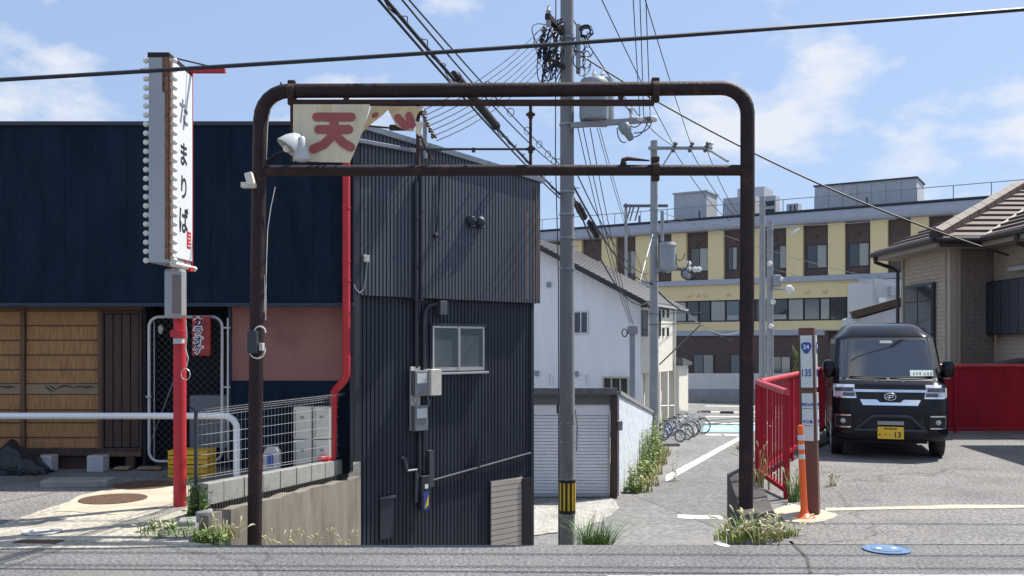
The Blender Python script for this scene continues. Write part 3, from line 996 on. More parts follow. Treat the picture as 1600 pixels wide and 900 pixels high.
# ------------------------------------------------------------------ rusty pipe archway
YA = 8.3
ar = thing('pipe_archway', 'rust-brown pipe archway spanning the alley mouth', 'archway', (X(780, YA), YA, 0))
rp = .064
pts = [P(397, 930, YA), P(400, 600, YA), P(403, 380, YA), P(406.5, 190, YA)]
c = (451, 187)
pts += [P(c[0] - 44 * math.cos(R(a)), c[1] - 45 * math.sin(R(a)), YA) for a in (15, 30, 45, 60, 75, 90)]
pts += [P(600, 141.5, YA), P(800, 140.5, YA), P(1000, 139, YA), P(1128, 137.5, YA)]
c = (1128, 177)
pts += [P(c[0] + 40 * math.sin(R(a)), c[1] - 39.5 * math.cos(R(a)), YA) for a in (15, 30, 45, 60, 75, 90)]
pts += [P(1168, 260, YA), P(1167, 500, YA), P(1166, 700, YA), (X(1165, YA), YA, -.25)]
MB().tube(pts, rp, 18).build('main_pipe', m_rust, ar, smooth=True)
MB().tube([P(410, 267, YA), P(780, 266, YA), P(1164, 266, YA)], .049, 14).build('cross_pipe', m_rust, ar, smooth=True)
MB().box(X(460, YA), X(1022, YA), YA - .03, YA + .03, Z(165, YA), Z(156.5, YA)).build('sign_rail', m_rustd, ar, bevel=.006)
for px in (541, 970):
    MB().box(X(px - 4, YA), X(px + 4, YA), YA - .02, YA + .02, Z(157, YA), Z(149, YA)).build('hanger', m_rustd, ar)
for px, py in ((456, 145), (1024, 141), (1024, 264)):
    cl = MB().tube([P(px - 5, py, YA), P(px + 5, py, YA)], .083 if py < 200 else .068, 14).build('clamp', m_rustd, ar, smooth=True)
    for s in (-1, 1):
        MB().box(X(px - 6, YA), X(px + 6, YA), YA - .03, YA + .03, Z(py + s * 15 + 4, YA), Z(py + s * 15 - 4, YA)).build('clamp_lug', m_rustd, cl, bevel=.008)
MB().add([P(437, 139, YA), P(444, 136, YA + .05), P(446, 138, YA - .05), P(438, 127, YA)], [(0, 1, 3), (1, 2, 3), (2, 0, 3), (0, 2, 1)]).build('bent_lug', m_rustd, ar)
# rods of the lost sign
for px, a, b in ((653, 165, 260), (829, 166, 256)):
    rd = MB().tube([P(px, a, YA), P(px, b, YA)], .014 if px > 700 else .017, 8).build('sign_rod', m_rustd, ar, smooth=True)
    for py in ((179, 233) if px > 700 else (178,)):
        MB().box(X(px - 7, YA), X(px + 7, YA), YA - .025, YA + .025, Z(py + 1.5, YA), Z(py - 1.5, YA)).build('bracket', m_rustd, rd)
        MB().tube([P(px, py - 4, YA), P(px, py + 6, YA)], .022, 8).build('sleeve', m_rustd, rd)
mb = MB().tube([P(655, 233, YA), P(829, 233, YA)], .011, 7)
mb.tube([P(740, 231, YA), P(740, 238, YA)], .017, 7)
mb.build('cross_rod', m_dtrim, ar)
MB().box(X(609, YA), X(634, YA), YA - .03, YA + .01, Z(204, YA), Z(196, YA)).build('steel_scrap', m_rustd, ar)
MB().tube([P(566, 196, YA), P(610, 200, YA)], .009, 6).build('wire_stub', m_rustd, ar)
MB().tube([P(655, 208, YA), P(664, 228, YA), P(675, 250, YA)], .013, 6).build('hanging_strap', m_rustd, ar)
# broken hook on cross pipe
mb = MB().tube([P(972, 258, YA), P(974, 250, YA), P(981, 248, YA), P(1015, 251, YA)], [.022, .024, .02, .007], 7)
mb.tube([P(970, 254, YA), P(978, 258, YA)], .022, 7)
mb.build('broken_hook', m_rustd, ar)
# torn sign board
YBd = YA - .045


def board(poly, name='sign_board', m=m_cream):
    return MB(T(0, YBd, 0)).prism([(X(a, YBd), Z(b, YBd)) for a, b in poly][::-1], 0, .012).build(name, m, ar)


def stroke(par, pts, wpx, name='lettering'):
    q = [(X(a, YBd), Z(b, YBd)) for a, b in pts]
    h = wpx / 2 / F * YBd
    mb = MB(T(0, YBd - .006, 0))
    poly = []
    L_, R_ = [], []
    for i, p in enumerate(q):
        a = q[max(0, i - 1)]
        b = q[min(len(q) - 1, i + 1)]
        d = Vector((b[0] - a[0], b[1] - a[1])).normalized()
        nn = Vector((-d.y, d.x)) * h
        L_.append((p[0] + nn.x, p[1] + nn.y))
        R_.append((p[0] - nn.x, p[1] - nn.y))
    d0 = math.atan2(q[1][1] - q[0][1], q[1][0] - q[0][0])
    d1 = math.atan2(q[-1][1] - q[-2][1], q[-1][0] - q[-2][0])
    cap1 = [(q[-1][0] + h * math.cos(d1 + R(g)), q[-1][1] + h * math.sin(d1 + R(g))) for g in (60, 30, 0, -30, -60)]
    cap0 = [(q[0][0] + h * math.cos(d0 + R(g)), q[0][1] + h * math.sin(d0 + R(g))) for g in (-120, -150, 180, 150, 120)]
    poly = L_ + cap1 + R_[::-1] + cap0
    global _stk
    _stk += 1
    mb.M = T(0, YBd - .006 - .0006 * (_stk % 6), 0)
    return mb.prism(poly, 0, .004).build(name, m_oldred, par)


_stk = 0
b1 = board([(458, 163), (578, 163), (571, 190), (562, 216), (552, 240), (546, 254), (500, 253), (458, 251)])
stroke(b1, [(495, 183), (549, 183)], 14)
stroke(b1, [(498, 202.5), (545, 202.5)], 14)
stroke(b1, [(522, 184), (522, 203)], 14)
stroke(b1, [(523, 200), (517, 215), (506, 226), (490, 233)], 14)
stroke(b1, [(521, 200), (527, 214), (537, 224), (548, 230)], 14)
m_tan = mat('tan_sign_remnant', (.60, .46, .25), .7, var=.2, vs=5, stain=(.5, .3, .1), ss=4)
b3 = board([(580, 165.5), (662, 166.5), (656, 172), (651, 181), (646, 205), (634, 204), (619, 196.5), (606, 171), (597, 180), (580, 193), (566, 207)], m=m_tan)
stroke(b3, [(622, 184), (634, 198)], 12)
stroke(b3, [(639, 181), (644, 195)], 12)
stroke(b3, [(584, 181), (588, 179)], 7)
board([(650, 190), (662, 190), (656, 213), (649, 207)])
MB().box(X(455, YA), X(459, YA), YA - .04, YA + .02, Z(253, YA), Z(163, YA)).build('sign_frame', m_rustd, ar)
# old lamp
lp = MB().tube([P(412, 256, YA), P(430, 243, YA), P(445, 236, YA - .12), P(462, 222, YA - .16)], .014, 7).build('lamp_arm', m_rust, ar, smooth=True)
A_, B_ = P(466, 214, YA - .16), P(455, 232, YA - .2)
M_ = T(*P(467, 215, YA - .18)) @ Matrix.Rotation(R(38), 4, 'Y') @ Matrix.Rotation(R(-12), 4, 'X')
MB(M_).lathe([(.02, .03), (.035, .025), (.06, .0), (.10, -.06), (.125, -.13), (.125, -.14), (.119, -.13), (.095, -.062), (.055, -.004), (.002, .01)], n=24).build('lamp_shade', m_enamel, ar, smooth=True)
MB(T(*P(470, 214, YA - .22)) @ Matrix.Rotation(R(-4), 4, 'Y')).lathe([(.03, 0), (.045, -.02), (.058, -.1), (.07, -.17), (.072, -.2), (.05, -.212), (.002, -.214)], n=20).build('lamp_glass', m_frost, ar, smooth=True)
MB(T(*P(448, 232, YA - .2))).ball((0, 0, 0), .035, 10).build('lamp_bulb', m_bulb, ar, smooth=True)
# flood light, junction box and cable on the left post
MB(T(*P(392, 281, YA - .1)) @ Matrix.Rotation(R(-14), 4, 'Y')).box(-.035, .03, -.05, .04, -.05, .06).build('flood_light', m_crm, ar, bevel=.008)
MB().box(X(382, YA), X(404, YA), YA - .12, YA - .05, Z(296, YA), Z(288, YA)).build('light_bracket', m_crm, ar, bevel=.004)
MB().box(X(393, YA), X(407, YA), YA - .14, YA - .06, Z(552, YA), Z(517, YA)).build('junction_box', m_dtrim, ar, bevel=.006)
MB().box(X(409, YA), X(415, YA), YA - .1, YA - .03, Z(548, YA), Z(536, YA)).build('plug_box', m_enamel, ar, bevel=.004)
mb = MB()
mb.tube([P(433, 158, YA), P(423, 168, YA), P(418, 195, YA), P(416, 240, YA), P(414, 300, YA), P(413, 350, YA), P(412, 420, YA), P(414, 460, YA), P(410, 510, YA)], .006, 6)
mb.tube([P(430, 292, YA), P(423, 325, YA), P(418, 360, YA), P(416, 420, YA), P(415, 500, YA)], .004, 5)
mb.tube([P(402 + 12 * math.cos(a), 548 + 12 * math.sin(a), YA - .09) for a in [R(200 - g) for g in range(0, 230, 20)]], .007, 6)
mb.tube([P(406 + 9 * math.cos(a), 520 + 10 * math.sin(a), YA - .09) for a in [R(180 + g) for g in range(0, 200, 20)]], .007, 6)
mb.build('flex_cable', m_crm, ar)
for py in (400, 500):
    MB().tube([P(402 - 14, py, YA), P(402 + 14, py, YA)], .001, 3) and None

# ------------------------------------------------------------------ dark corrugated building
DB = FR(-2.03, 12.0, .721, .693)
L_ = 3.405
db = thing('corrugated_building', 'dark ribbed-metal building with lean-to roof and overhanging upper storey', 'building', (-2.0, 12.0, LOW))
uz = lambda px, py, off=0: onwall(DB, px, py, off)
zU0, zU1 = uz(557, 461)[1], uz(843, 474)[1]
zb_u = lambda u: zU0 + (zU1 - zU0) * u / L_
zpk = uz(566, 199)[1]
zlo = uz(844, 283)[1]
zt_u = lambda u: zpk + (zlo - zpk) * u / L_
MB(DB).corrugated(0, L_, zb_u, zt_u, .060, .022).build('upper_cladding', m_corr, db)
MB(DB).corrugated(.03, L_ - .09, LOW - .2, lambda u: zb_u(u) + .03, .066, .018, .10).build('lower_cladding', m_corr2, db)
# shell
MB(DB).prism([(0.01, LOW - .2), (L_ - .1, LOW - .2), (L_ - .1, 2), (L_ - .005, 2.02), (L_ - .005, zlo - .02), (.01, zpk - .02)], .13, 5).build('shell', m_dtrim, db)
MB(DB).prism([(.005, zU0), (L_, zU1), (L_, zU1 + .12), (.005, zU0 + .12)], .004, .128).build('soffit_band', m_dtrim, db)
MB(DB).prism([(-.03, zpk - .02), (L_ + .06, zlo - .03), (L_ + .06, zlo + .045), (-.03, zpk + .055)], -.06, 5.1).build('roof', m_gtrim, db)
MB(DB).box(-.02, .05, -.03, .1, LOW, zpk - .03).build('corner_trim', m_dtrim, db)
MB(DB).box(L_ - .12, L_ - .06, .06, .13, LOW, zU1).build('corner_trim', m_dtrim, db)
# pale beam and brown eave board high on the wall
a, b = uz(556, 222, -.08), uz(651, 233, -.08)
MB(DB).box(a[0], b[0], -.09, -.022, b[1], a[1]).build('wall_beam', m_gtrim, db, bevel=.006)
a, b = uz(664, 229, -.06), uz(690, 236, -.06)
MB(DB).box(a[0], b[0], -.07, -.022, b[1], a[1]).build('eave_board', m_rust, db)
# lapped sheet seams and rust runs on the right edge
for k, (u, w_) in enumerate(((L_ - .16, .035), (L_ - .06, .03), (L_ - .30, .02))):
    MB(DB).box(u, u + w_, -.0235, -.0225, zb_u(u) + .05, zt_u(u) - .12 - .2 * k).build('rust_run', mat('rust_run', (.14, .085, .06), .8, var=.7, vs=5, stretch=(3, 3, .3)), db)
# window
u0, z1 = uz(673, 509, .08)
u1, z0 = uz(753, 578, .08)
wn = MB(DB).box(u0 - .03, u1 + .03, .055, .07, z0 - .03, z1 + .03).build('window', m_dtrim, db)
um = (u0 + u1) / 2
for a, b in ((u0, um + .01), (um - .01, u1)):
    yy = .046 if a == u0 else .038
    MB(DB).box(a, b, yy, yy + .006, z0, z1).build('pane', m_winl, wn)
    for c, d in ((a, a + .028), (b - .028, b)):
        MB(DB).box(c, d, yy - .014, yy - .001, z0, z1).build('sash_stile', m_alu, wn)
    MB(DB).box(a + .029, b - .029, yy - .014, yy - .001, z0, z0 + .05).build('sash_rail', m_alu, wn)
    MB(DB).box(a + .029, b - .029, yy - .014, yy - .001, z1 - .03, z1).build('sash_rail', m_alu, wn)
MB(DB).box(u0 - .05, u1 + .06, -.01, .05, z0 - .05, z0 - .02).build('sill', m_alu, wn, bevel=.004)
MB(DB).box(u0 - .05, u1 + .05, .02, .05, z1 + .01, z1 + .035).build('window_head', m_dtrim, wn)
# conduits
for px, a, b, r in ((650, 285, 470, .035), (658, 270, 470, .03), (650, 470, 575, .03), (655, 640, 770, .03), (662, 640, 740, .022)):
    off = -.05 if b <= 470 else .05
    ua, z1 = uz(px, a, off)
    ub, z0 = uz(px, b, off)
    MB(DB).tube([(ua, off, z1), (ua, off, z0)], r, 10).build('conduit', m_dtrim, db, smooth=True)
    for q in (.3, .7):
        MB(DB).lathe([(r * 1.3, -.012), (r * 1.3, .012)], (ua, off, z0 + (z1 - z0) * q), 10).build('conduit_clip', m_dtrim, db)
pts = [(uz(p, q, .03)[0], .03, uz(p, q, .03)[1]) for p, q in ((662, 575), (662, 500), (664, 487), (670, 478), (680, 475), (684, 475))]
MB(DB).tube(pts, .028, 9).build('elbow_pipe', m_dtrim, db, smooth=True)
a, b = uz(684, 470, .02), uz(695, 492, .02)
MB(DB).box(a[0], b[0], -.04, .08, b[1], a[1]).build('vent_box', m_corr, db, bevel=.006)
# sloping drain pipe with riser
pts = [(uz(p, q, .05)[0], .05, uz(p, q, .05)[1]) for p, q in ((672, 752), (750, 730), (829, 708))]
MB(DB).tube(pts, .019, 9).build('drain_pipe', m_corr2, db, smooth=True)
pts = [(uz(p, q, .05)[0], .05, uz(p, q, .05)[1]) for p, q in ((748, 688), (748, 731))]
MB(DB).tube(pts, .019, 9).build('drain_riser', m_corr2, db, smooth=True)
pts = [(uz(p, q, .04)[0], .04, uz(p, q, .04)[1]) for p, q in ((626, 715), (632, 716), (634, 724), (636, 736), (650, 734), (651, 745), (650, 785))]
MB(DB).tube(pts, .025, 9).build('z_pipe', m_corr, db, smooth=True)
a, b = uz(668, 704, .05), uz(674, 760, .05)
MB(DB).box(a[0], b[0], .0, .09, b[1], a[1]).build('riser_cover', m_corr, db)
# ribbed panel right of the drain, garage shutter
a, b = uz(764, 748, .09), uz(815, 855, .09)
sh = MB(DB)
nS = 24
for i in range(nS):
    z0 = LOW + .05 + (uz(764, 752, .09)[1] - LOW - .05) * i / nS
    h = (uz(764, 752, .09)[1] - LOW - .05) / nS
    sh.prism([(a[0], z0), (b[0], z0), (b[0], z0 + h * .86), (a[0], z0 + h * .86)], .062, .084)
    sh.box(a[0], b[0], .076, .084, z0 + h * .8, z0 + h * 1.02)
sh = sh.build('roller_shutter', m_shutb, db)
MB(DB).box(a[0] - .02, a[0], .04, .086, LOW, uz(764, 752, .09)[1]).build('shutter_jamb', m_dtrim, db)
c = uz(816, 748, .05)
MB(DB).box(c[0], L_ - .125, .045, .086, LOW, c[1]).build('shutter_jamb', m_dark, db)
# service hatch
a, b = uz(594, 778, .06), uz(616, 840, .06)
h = MB(DB).box(a[0], b[0], .06, .088, b[1], a[1]).build('hatch', m_corr2, db, bevel=.004)
MB(DB).box(a[0] - .01, b[0] + .02, .045, .088, a[1] - .02, a[1] + .01).build('hatch_hood', m_corr, h)
# ball vents
for px, py in ((736, 344), (750, 346)):
    u, z = uz(px, py, -.05)
    v_ = MB(DB @ T(u, -.02, z) @ Matrix.Rotation(R(90), 4, 'X')).lathe([(.075, -.04), (.08, 0), (.078, .04), (.06, .08), (.03, .1), (.002, .106)], n=18).build('ball_vent', m_corr2, db, smooth=True)
    MB(DB).box(u - .05, u + .05, -.1, -.02, z - .10, z - .07).build('vent_lip', m_corr2, v_, bevel=.01)
# electric meters
a, b = uz(642, 573, .03), uz(655, 672, .03)
bd = MB(DB).box(a[0], b[0] + .02, .03, .06, b[1], a[1]).build('meter_board', m_crm, db, bevel=.003)
for y0, y1 in ((579, 618), (634, 672)):
    a, b = uz(645, y0, -.02), uz(666, y1, -.02)
    mt = MB(DB).box(a[0], b[0], -.07, .03, b[1], a[1]).build('meter', mat('meter_grey', (.2, .22, .24), .3, var=.2, vs=12), db, bevel=.015)
    MB(DB).box(a[0] + .03, b[0] - .03, -.078, -.07, (a[1] + b[1]) / 2, a[1] - .04).build('dial', m_panel, mt)
a, b = uz(662, 577, .02), uz(680, 617, .02)
MB(DB).box(a[0] + .02, b[0], -.12, .06, b[1], a[1]).build('breaker_box', m_crm, db, bevel=.008)
mb = MB(DB)
for pp in (((648, 615), (644, 625), (650, 632), (654, 622)), ((668, 618), (671, 630), (666, 640), (660, 640))):
    mb.tube([(uz(p, q, -.03)[0], -.03, uz(p, q, -.03)[1]) for p, q in pp], .008, 6)
mb.build('meter_flex', m_grey, db)
a, b = uz(657, 744, 0), uz(670, 796, 0)
pb = MB(DB).box(a[0], b[0], -.03, .05, b[1], a[1]).build('pipe_box', m_dtrim, db, bevel=.006)
a, b = uz(662, 770, -.033), uz(670, 796, -.033)
MB(DB).box(a[0], b[0], -.034, -.03, b[1], a[1]).build('warning_label', m_bluei, pb)
MB(DB).prism([(a[0] + .012, b[1] + .02), (b[0] - .006, a[1] - .03), (b[0] - .006, b[1] + .06)], -.037, -.034).build('label_mark', m_yel, pb)
a, b = uz(664, 757, -.033), uz(669, 763, -.033)
MB(DB).box(a[0], b[0], -.034, -.03, b[1], a[1]).build('label_mark', m_white, pb)
# small fittings on upper wall
a, b = uz(568, 398, -.05), uz(577, 410, -.05)
sb = MB(DB).box(a[0], b[0], -.06, -.018, b[1], a[1]).build('porch_lamp', m_enamel, db, bevel=.01)
pts = [(uz(p, q, -.03)[0], -.03, uz(p, q, -.03)[1]) for p, q in ((574, 410), (572, 430), (568, 452), (562, 458), (556, 452), (553, 445))]
MB(DB).tube(pts, .006, 5).build('lamp_cord', m_enamel, sb)
pts = [(uz(p, q, -.04)[0], -.04, uz(p, q, -.04)[1]) for p, q in ((688, 275), (686, 320), (682, 362))]
c_ = MB(DB).tube(pts, .010, 6).build('hanging_cord', m_dtrim, db)
u, z = uz(681, 368, -.04)
MB(DB).ball((u, -.04, z), .04, 8).build('cord_end', m_dtrim, c_)
# rusty seam streak on right corner, roof insulator rack
rk = P(664, 198, 12.6)
mb = MB().tube([(rk.x, rk.y, zpk - .3), (rk.x, rk.y, zpk + .35)], .03, 8)
mb.build('wire_mast', m_grey, db)
for i in range(5):
    p = P(660 + i * 4, 176 + i * 9, 12.5)
    MB(T(*p)).lathe([(.012, -.04), (.03, -.02), (.02, 0), (.03, .02), (.012, .04)], n=8).build('insulator', m_porcb, db, smooth=True)
MB().tube([P(655, 172, 12.5), P(682, 216, 12.5)], .015, 6).build('insulator_arm', m_dtrim, db)
# ------------------------------------------------------------------ garage with roller shutter
YGg = 24.5
ga = thing('garage', 'small flat-roofed garage with pale roller shutter numbered 1', 'garage', (1.8, YGg, LOW))
gx = lambda px: X(px, YGg)
gz = lambda py: Z(py, YGg)
zf0, zf1 = gz(615), gz(605)
MB().hexa([(gx(760), YGg - .35, zf0), (gx(962), YGg - .35, zf0), (gx(962) + .35, YGg + 4.5, zf0 - .75), (gx(760), YGg + 4.5, zf0 - .75), (gx(760), YGg - .35, zf1), (gx(962), YGg - .35, zf1), (gx(962) + .35, YGg + 4.5, zf1 - .75), (gx(760), YGg + 4.5, zf1 - .75)]).build('roof_slab', mat('roof_slab_grey', (.13, .13, .135), .9, var=.3, vs=5, bump=.3), ga, bevel=.02)
MB().box(gx(760), gx(958), YGg - .1, YGg + .1, gz(632), gz(615.5)).build('lintel', mat('grey_lintel', (.13, .14, .15), .7), ga)
MB().box(gx(760), gx(952), YGg - .05, YGg + .05, gz(648), gz(632.3)).build('shutter_box', m_shut, ga)
MB().text('1', .42, gx(871), gz(637), YGg - .056, .004, 1, .004).build('number', m_ink, ga)
sh = MB()
z0, z1 = LOW + .02, gz(648.5)
n = 25
for i in range(n):
    a = z0 + (z1 - z0) * i / n
    b = z0 + (z1 - z0) * (i + 1) / n
    sh.box(gx(770), gx(950), YGg + .0, YGg + .02, a, a + (b - a) * .78)
    sh.box(gx(770), gx(950), YGg + .03, YGg + .045, a + (b - a) * .6, b + .02)
sh.build('roller_shutter', m_shut, ga)
MB().box(gx(770), gx(950), YGg - .012, YGg - .001, LOW + .01, LOW + .09).build('shutter_bar', m_alu, ga)
MB().box(gx(950.5), gx(953), YGg - .03, YGg + .06, LOW, gz(632.4)).build('shutter_guide', m_alu, ga)
MB().box(gx(954.5), gx(963), YGg - .25, YGg + .1, LOW, gz(615.3)).build('corner_post', m_woodd, ga)
MB().box(gx(760), gx(769.5), YGg - .03, YGg + .06, LOW, gz(632.4)).build('shutter_guide', m_alu, ga)
MB().box(gx(760), gx(953), YGg + .2, YGg + 4.3, LOW, gz(616) - .78).build('garage_shell', m_cdark, ga)
MB().box(gx(964.5), gx(972), YGg - .15, YGg + .05, gz(672), gz(657)).build('meter', m_trans, ga, bevel=.02)

# ------------------------------------------------------------------ white painted block wall along the alley
BW = FR(2.86, 24.75, 2.95, 13.2)
BL = math.hypot(2.95, 13.2)
wb = thing('white_block_wall', 'white painted block wall sloping down along the alley from the garage', 'wall', (2.9, 24.8, LOW))
zA, zB = .2, -1.30
btop = lambda u: zA + (zB - zA) * u / BL
rows_n = int((zA - LOW) / .2) + 1
for r in range(rows_n):
    z0 = LOW + r * .2
    if z0 > zA - .03:
        break
    o = -.2 if r % 2 else 0
    u = o
    blw = .4 if r * 0 == 0 else .4
    while u < BL:
        a, b = max(0, u), min(BL, u + blw)
        u += blw
        ta, tb = min(z0 + .195, btop(a) - .01), min(z0 + .195, btop(b) - .01)
        if b - a < .06 or tb - z0 < .02 or ta - z0 < .02:
            continue
        j = random.uniform(-.003, .003)
        MB(BW).hexa([(a + .004, j, z0), (b - .004, j, z0), (b - .004, .12, z0), (a + .004, .12, z0), (a + .004, j, ta), (b - .004, j, tb), (b - .004, .12, tb), (a + .004, .12, ta)]).build('block', m_wblock, wb)
MB(BW).hexa([(0, .006, LOW), (BL, .006, LOW), (BL, .11, LOW), (0, .11, LOW), (0, .006, zA - .02), (BL, .006, zB - .02), (BL, .11, zB - .02), (0, .11, zA - .02)]).build('mortar', m_wblock, wb)
MB(BW).hexa([(-.02, -.05, zA - .005), (BL + .03, -.05, zB - .005), (BL + .03, .17, zB - .005), (-.02, .17, zA - .005), (-.02, -.05, zA + .1), (BL + .03, -.05, zB + .1), (BL + .03, .17, zB + .1), (-.02, .17, zA + .1)]).build('coping', m_block, wb)

# ------------------------------------------------------------------ white two-storey house in the middle
WH = FR(X(1001, 42), 42, .92, -.39)
wh = thing('white_house', 'white rendered two-storey house with grey gable roof behind the garage', 'house', (WH.translation.x, 42, LOW))
ez = Z(470, 42)
wz = lambda px, py, off=0: onwall(WH, px, py, off)
pk_u, pk_z = -5.6, ez + 5.6 * .52
MB(WH).prism([(-11.2, LOW), (0, LOW), (0, ez), (pk_u, pk_z), (-11.2, ez)], 0, 7).build('wall', m_hwhite, wh)
# roof slabs
for s in (1,):
    MB(WH).prism([(.45, ez - .28), (.45, ez - .05), (pk_u, pk_z + .28), (pk_u, pk_z + .03)], -.55, 7.5).build('roof', m_rgrey, wh)
    MB(WH).prism([(.47, ez - .32), (.47, ez - .08), (pk_u, pk_z + .24), (pk_u, pk_z + .0)], -.62, -.551).build('barge_board', m_gut, wh)
MB(WH).prism([(-11.6, ez - .28), (-11.6, ez - .05), (pk_u - .01, pk_z + .28), (pk_u - .01, pk_z + .03)][::-1], -.55, 7.5).build('roof', m_rgrey, wh)
MB(WH).box(.46, .58, -.5, 7.4, ez - .22, ez - .12).build('gutter', m_enamel, wh)
# roof battens for relief
mb = MB(WH)
for i in range(24):
    t = i / 24
    u = .4 + (pk_u - .4) * t
    z = ez - .03 + (pk_z + .28 - ez + .05) * t
    mb.box(u - .02, u + .02, -.54, 7.48, z, z + .012)
mb.build('roof_seams', m_rgrey, wh, kind='stuff')


def win(fr, wzf, par, px0, py0, px1, py1, frame=m_alu, pane=m_win, mull=1, off=0.0, d=.06):
    a, z1 = wzf(px0, py0, off)
    b, z0 = wzf(px1, py1, off)
    w_ = MB(fr)
    t = min(.07, (b - a) * .12)
    for (c, d_, e, f) in ((a, b, z1 - t, z1), (a, b, z0, z0 + t), (a, a + t, z0 + t + .001, z1 - t - .001), (b - t, b, z0 + t + .001, z1 - t - .001)):
        w_.box(c, d_, off - d, off, e, f)
    for i in range(mull):
        m = a + (b - a) * (i + 1) / (mull + 1)
        w_.box(m - t * .4, m + t * .4, off - d * .8, off, z0 + t + .001, z1 - t - .001)
    w_ = w_.build('window', frame, par)
    for i in range(mull + 1):
        p0 = a + t * .6 + (b - a - t * 1.2) * i / (mull + 1)
        p1 = a + t * .6 + (b - a - t * 1.2) * (i + 1) / (mull + 1)
        MB(fr).box(p0 + .004, p1 - .004, off - d * .45, off - .006, z0 + t * .6, z1 - t * .6).build('pane', pane[i % len(pane)] if isinstance(pane, list) else pane, w_)
    return w_


win(WH, wz, wh, 896, 486, 920, 522, m_alu, m_win, 1)
win(WH, wz, wh, 944, 588, 985, 620, mat('beige_frame', (.5, .46, .38), .6), m_win, 2, d=.3)
for px, py in ((858, 445), (839, 583), (901, 584)):
    a, z = wz(px, py)
    MB(WH).box(a - .1, a + .1, -.12, 0, z - .12, z + .12).build('vent_hood', m_trans, wh, bevel=.02)
for px in (860, 917):
    a, z = wz(px, 590)
    MB(WH).tube([(a - .08, -.06, z - .35), (a - .08, -.06, z + .1), (a, -.06, z + .2), (a + .08, -.06, z + .1), (a + .08, -.06, z - .3)], .03, 6).build('pipe_loop', m_hwhite, wh)
# sunlit right side: frame along it
SW = FR(WH.translation.x, 42, .39, .92)
sw = lambda px, py, off=0: onwall(SW, px, py, off)
MB(SW).box(0.02, 5.0, -.35, -.003, Z(583, 42), ez - .3).build('upper_bay', m_hcream, wh)
for p0, p1, y0, y1 in ((1002, 1011, 484, 526), (1027, 1031.5, 484, 525), (1035, 1037, 484, 496), (1042, 1044, 484, 496), (1035, 1037, 512, 525), (1042, 1044, 512, 525)):
    a, z1 = sw(p0, y0, -.35)
    b, z0 = sw(p1, y1, -.35)
    if b > 5:
        b = 4.9
    w_ = MB(SW).box(a, b, -.40, -.352, z0, z1).build('window', m_dtrim, wh)
    MB(SW).box(a + (b - a) * .12, b - (b - a) * .12, -.408, -.4, z0 + .08, z1 - .08).build('pane', m_win, w_)
for u in (.15, 4.95):
    MB(SW).tube([(u, -.42, LOW), (u, -.42, ez - .2)], .06, 8).build('downpipe', m_hcream, wh)
for u, wd in ((1.0, .7), (2.6, .8), (4.0, .6)):
    d_ = MB(SW).box(u, u + wd, -.05, -.003, LOW + .1, LOW + 2.3).build('door', m_dtrim, wh)
    MB(SW).box(u + .1, u + wd - .1, -.058, -.05, LOW + .3, LOW + 2.1).build('door_glass', m_win, d_)
for u in (.5, 2.1, 3.7):
    MB(SW).box(u, u + .22, -.36, -.06, LOW, Z(583, 42) - .01).build('porch_pillar', m_hcream, wh)
# lean-to porch at the far end
MB(SW).box(5.1, 7.2, -.6, .6, LOW, Z(573, 44)).build('porch', m_hcream, wh)
MB(SW).prism([(5.05, Z(573, 44)), (7.3, Z(573, 44)), (7.3, Z(568, 44)), (5.05, Z(560, 44))], -.8, .6).build('porch_roof', m_rgrey, wh)
win(SW, sw, wh, 1047, 590, 1053, 640, m_dtrim, m_win, 0, off=-.6, d=.04) if False else None

# ------------------------------------------------------------------ far yellow and brown building
FB = FR(12.93, 75, .848, -.53)
fb = thing('institution_building', 'long three-storey yellow and brown building with grey roof band in the distance', 'building', (20, 70, LOW))
fz = lambda px, py, off=0: onwall(FB, px, py, off)
zR = fz(1050, 348)[1]
z_f = fz(1050, 366)[1]
z_3 = fz(1050, 440)[1]
z_3b = fz(1050, 447.5)[1]
z_2t = fz(1055, 471)[1]
z_2b = fz(1055, 504)[1]
z_2g = fz(1055, 517)[1]
z_1t = fz(1055, 525)[1]
UL, UR = -24, 30
uE = fz(1345, 480)[0]
MB(FB).box(UL, UR, .3, 22, LOW, zR - .2).build('core', m_bbld, fb)
MB(FB).box(UL, UR, -.8, 22, z_f, zR).build('roof_band', m_gbld, fb, bevel=.25)
MB(FB).box(UL, UR, -.82, 22.1, zR, zR + .12).build('roof_edge', m_dtrim, fb)
MB(FB).box(UL, UR, -.35, .3, z_3b, z_3).build('floor_band', m_gbld, fb)
MB(FB).box(UL, uE, -.1, .29, z_2t, z_3b - .005).build('spandrel', m_ybld, fb)
MB(FB).box(UL, uE, -.1, .29, z_2g, z_2b).build('spandrel', m_ybld, fb)
MB(FB).box(UL, uE, -.16, .29, z_1t, z_2g - .005).build('floor_band', m_gbld, fb)
MB(FB).box(UL, UR, .0, .28, LOW, z_1t - .01).build('ground_storey', m_bbld, fb)
MB(FB).box(uE, uE + 1.6, -1.0, .29, LOW, z_3b - .01).build('stair_wall', m_plant, fb)
